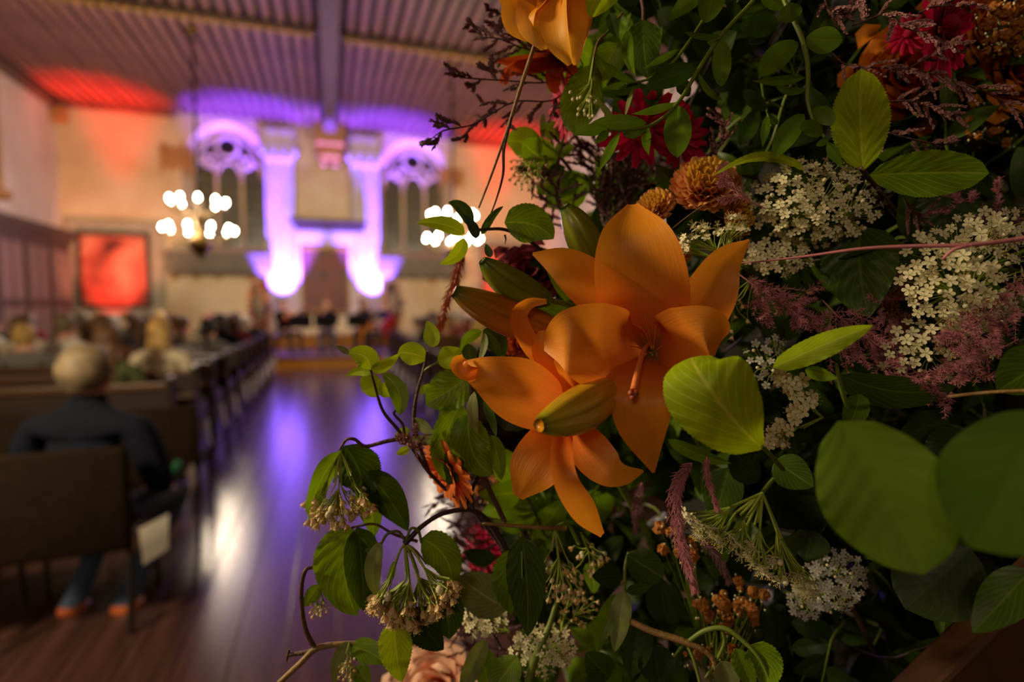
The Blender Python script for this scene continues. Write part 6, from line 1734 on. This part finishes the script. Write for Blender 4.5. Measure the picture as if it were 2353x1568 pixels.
# leafy filler twigs: four leaf meshes shared by all
def shared_leaf(m, shape, w=0.36, ser=0.03):
    f = SH[shape]; ws = [w * f(i / 10) + 1e-4 for i in range(11)]
    return mesh_of(blade(B(), [V((0, 0, 0)), V((0.04, 0, 0.33)), V((0.02, 0, 0.66)), V((-0.12, 0, 1.0))], ws, 16, 6, face=V((1, 0, 0)), fold=0.12, ser=ser, rel=0.04), [m], 'leaf')
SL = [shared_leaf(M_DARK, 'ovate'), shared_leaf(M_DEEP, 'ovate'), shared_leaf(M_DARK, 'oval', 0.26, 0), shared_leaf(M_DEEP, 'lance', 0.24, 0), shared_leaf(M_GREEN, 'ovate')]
def left_edge(y):
    ks = [(0, 1400), (200, 1380), (380, 1350), (560, 1420), (700, 1400), (800, 1300), (1000, 1260), (1130, 1210), (1300, 1260), (1600, 1230)]
    for (a, xa), (b, xb) in zip(ks, ks[1:]):
        if a <= y <= b: return xa + (xb - xa) * (y - a) / (b - a)
    return ks[0][1] if y < 0 else ks[-1][1]
MARKS = [((1460, 100), 'behind the euonymus sprays at the top'), ((1750, 100), 'behind the upright euonymus spray'), ((2100, 150), 'behind the magenta daisy at the top right'),
         ((2280, 350), 'behind the wide upper right leaf'), ((1500, 420), 'behind the small golden chrysanthemum'), ((1750, 420), 'behind the peach chrysanthemums'), ((1700, 700), 'behind the right petals of the open lily'),
         ((2050, 620), 'behind the dark pointed leaf'), ((2280, 800), 'behind the cream florets at the right edge'), ((1420, 1050), 'between the two lilies'), ((1850, 950), 'behind the folded bright leaf'),
         ((1350, 1200), 'under the lower lily'), ((1600, 1150), 'behind the pink tassel'), ((2200, 1100), 'between the two big blurred leaves'), ((1300, 1450), 'behind the drooping leaves at the bottom'),
         ((1600, 1450), 'behind the dried orange flowers'), ((1850, 1450), 'below the greyish white cluster'), ((2150, 1450), 'in the dark lower right corner')]
rows = []
y = -200
while y < 1720:
    x = left_edge(y) + random.uniform(0, 60)
    while x < 2420:
        rows.append((x, y + random.uniform(-40, 40), random.uniform(.52, .66) + 0.05 * (x < 1500)))
        x += random.uniform(95, 145)
    y += 108
y = -250
while y < 1760:
    x = left_edge(y) + random.uniform(40, 120)
    while x < 2420:
        rows.append((x, y + random.uniform(-40, 40), random.uniform(.68, .78)))
        x += random.uniform(120, 170)
    y += 140
seen_labels = {}
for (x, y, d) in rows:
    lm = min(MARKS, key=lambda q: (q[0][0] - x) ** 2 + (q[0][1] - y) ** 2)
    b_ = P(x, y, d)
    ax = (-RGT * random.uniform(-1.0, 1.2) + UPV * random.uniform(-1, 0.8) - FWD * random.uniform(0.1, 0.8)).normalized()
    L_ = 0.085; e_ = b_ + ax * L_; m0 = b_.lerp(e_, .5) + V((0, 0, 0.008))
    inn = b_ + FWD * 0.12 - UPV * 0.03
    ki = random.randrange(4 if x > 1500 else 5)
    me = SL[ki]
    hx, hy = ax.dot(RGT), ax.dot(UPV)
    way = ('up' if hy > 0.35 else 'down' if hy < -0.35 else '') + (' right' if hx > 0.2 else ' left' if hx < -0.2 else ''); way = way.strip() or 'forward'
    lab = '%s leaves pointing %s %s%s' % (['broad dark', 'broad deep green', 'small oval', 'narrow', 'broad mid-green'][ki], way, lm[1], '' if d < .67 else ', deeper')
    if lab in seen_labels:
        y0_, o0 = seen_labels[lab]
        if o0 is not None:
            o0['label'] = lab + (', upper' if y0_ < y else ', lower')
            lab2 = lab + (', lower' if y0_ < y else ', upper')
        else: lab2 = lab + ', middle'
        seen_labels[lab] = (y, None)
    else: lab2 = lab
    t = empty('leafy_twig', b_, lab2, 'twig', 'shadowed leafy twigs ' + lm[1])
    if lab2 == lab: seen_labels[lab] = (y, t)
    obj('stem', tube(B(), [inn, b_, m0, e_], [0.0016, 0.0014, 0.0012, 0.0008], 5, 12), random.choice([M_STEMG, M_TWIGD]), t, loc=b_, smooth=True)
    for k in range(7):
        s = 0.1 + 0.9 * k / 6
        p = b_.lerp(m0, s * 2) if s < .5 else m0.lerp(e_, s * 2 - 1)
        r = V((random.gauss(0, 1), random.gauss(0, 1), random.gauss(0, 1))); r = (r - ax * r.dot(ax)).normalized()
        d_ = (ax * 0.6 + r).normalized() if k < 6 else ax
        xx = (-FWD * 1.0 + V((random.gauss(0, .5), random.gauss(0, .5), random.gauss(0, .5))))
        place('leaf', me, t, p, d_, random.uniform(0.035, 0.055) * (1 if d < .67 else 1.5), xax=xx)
# wooden rail in the lower right corner
t = empty('slanting_post', P(2360, 1380, .42), 'dark brown wooden post slanting through the lower right corner', 'post')
a = P(2090, 1640, .40); b = P(2480, 1255, .42); dn = (RGT * 0.75 - UPV * 0.66) * 0.06; dr = (b - a).normalized(); b = b + dr * 0.1; a = a - dr * ((a.z - 0.05) / dr.z)
bm = B(); q0 = [a, b]; th = FWD * 0.03
vs = [bm.verts.new(p) for p in (a, b, b + dn, a + dn, a + th, b + th, b + dn + th, a + dn + th)]
for f in ((0, 1, 2, 3), (7, 6, 5, 4), (0, 4, 5, 1), (1, 5, 6, 2), (2, 6, 7, 3), (3, 7, 4, 0)): bm.faces.new([vs[i] for i in f])
bmesh.ops.bevel(bm, geom=list(bm.edges), offset=0.004, segments=2, affect='EDGES', profile=0.5)
obj('board', bm, mat('rail_wood', S(74, 46, 26), 0.4, noise=0.4, nscale=14), t, loc=t.location)
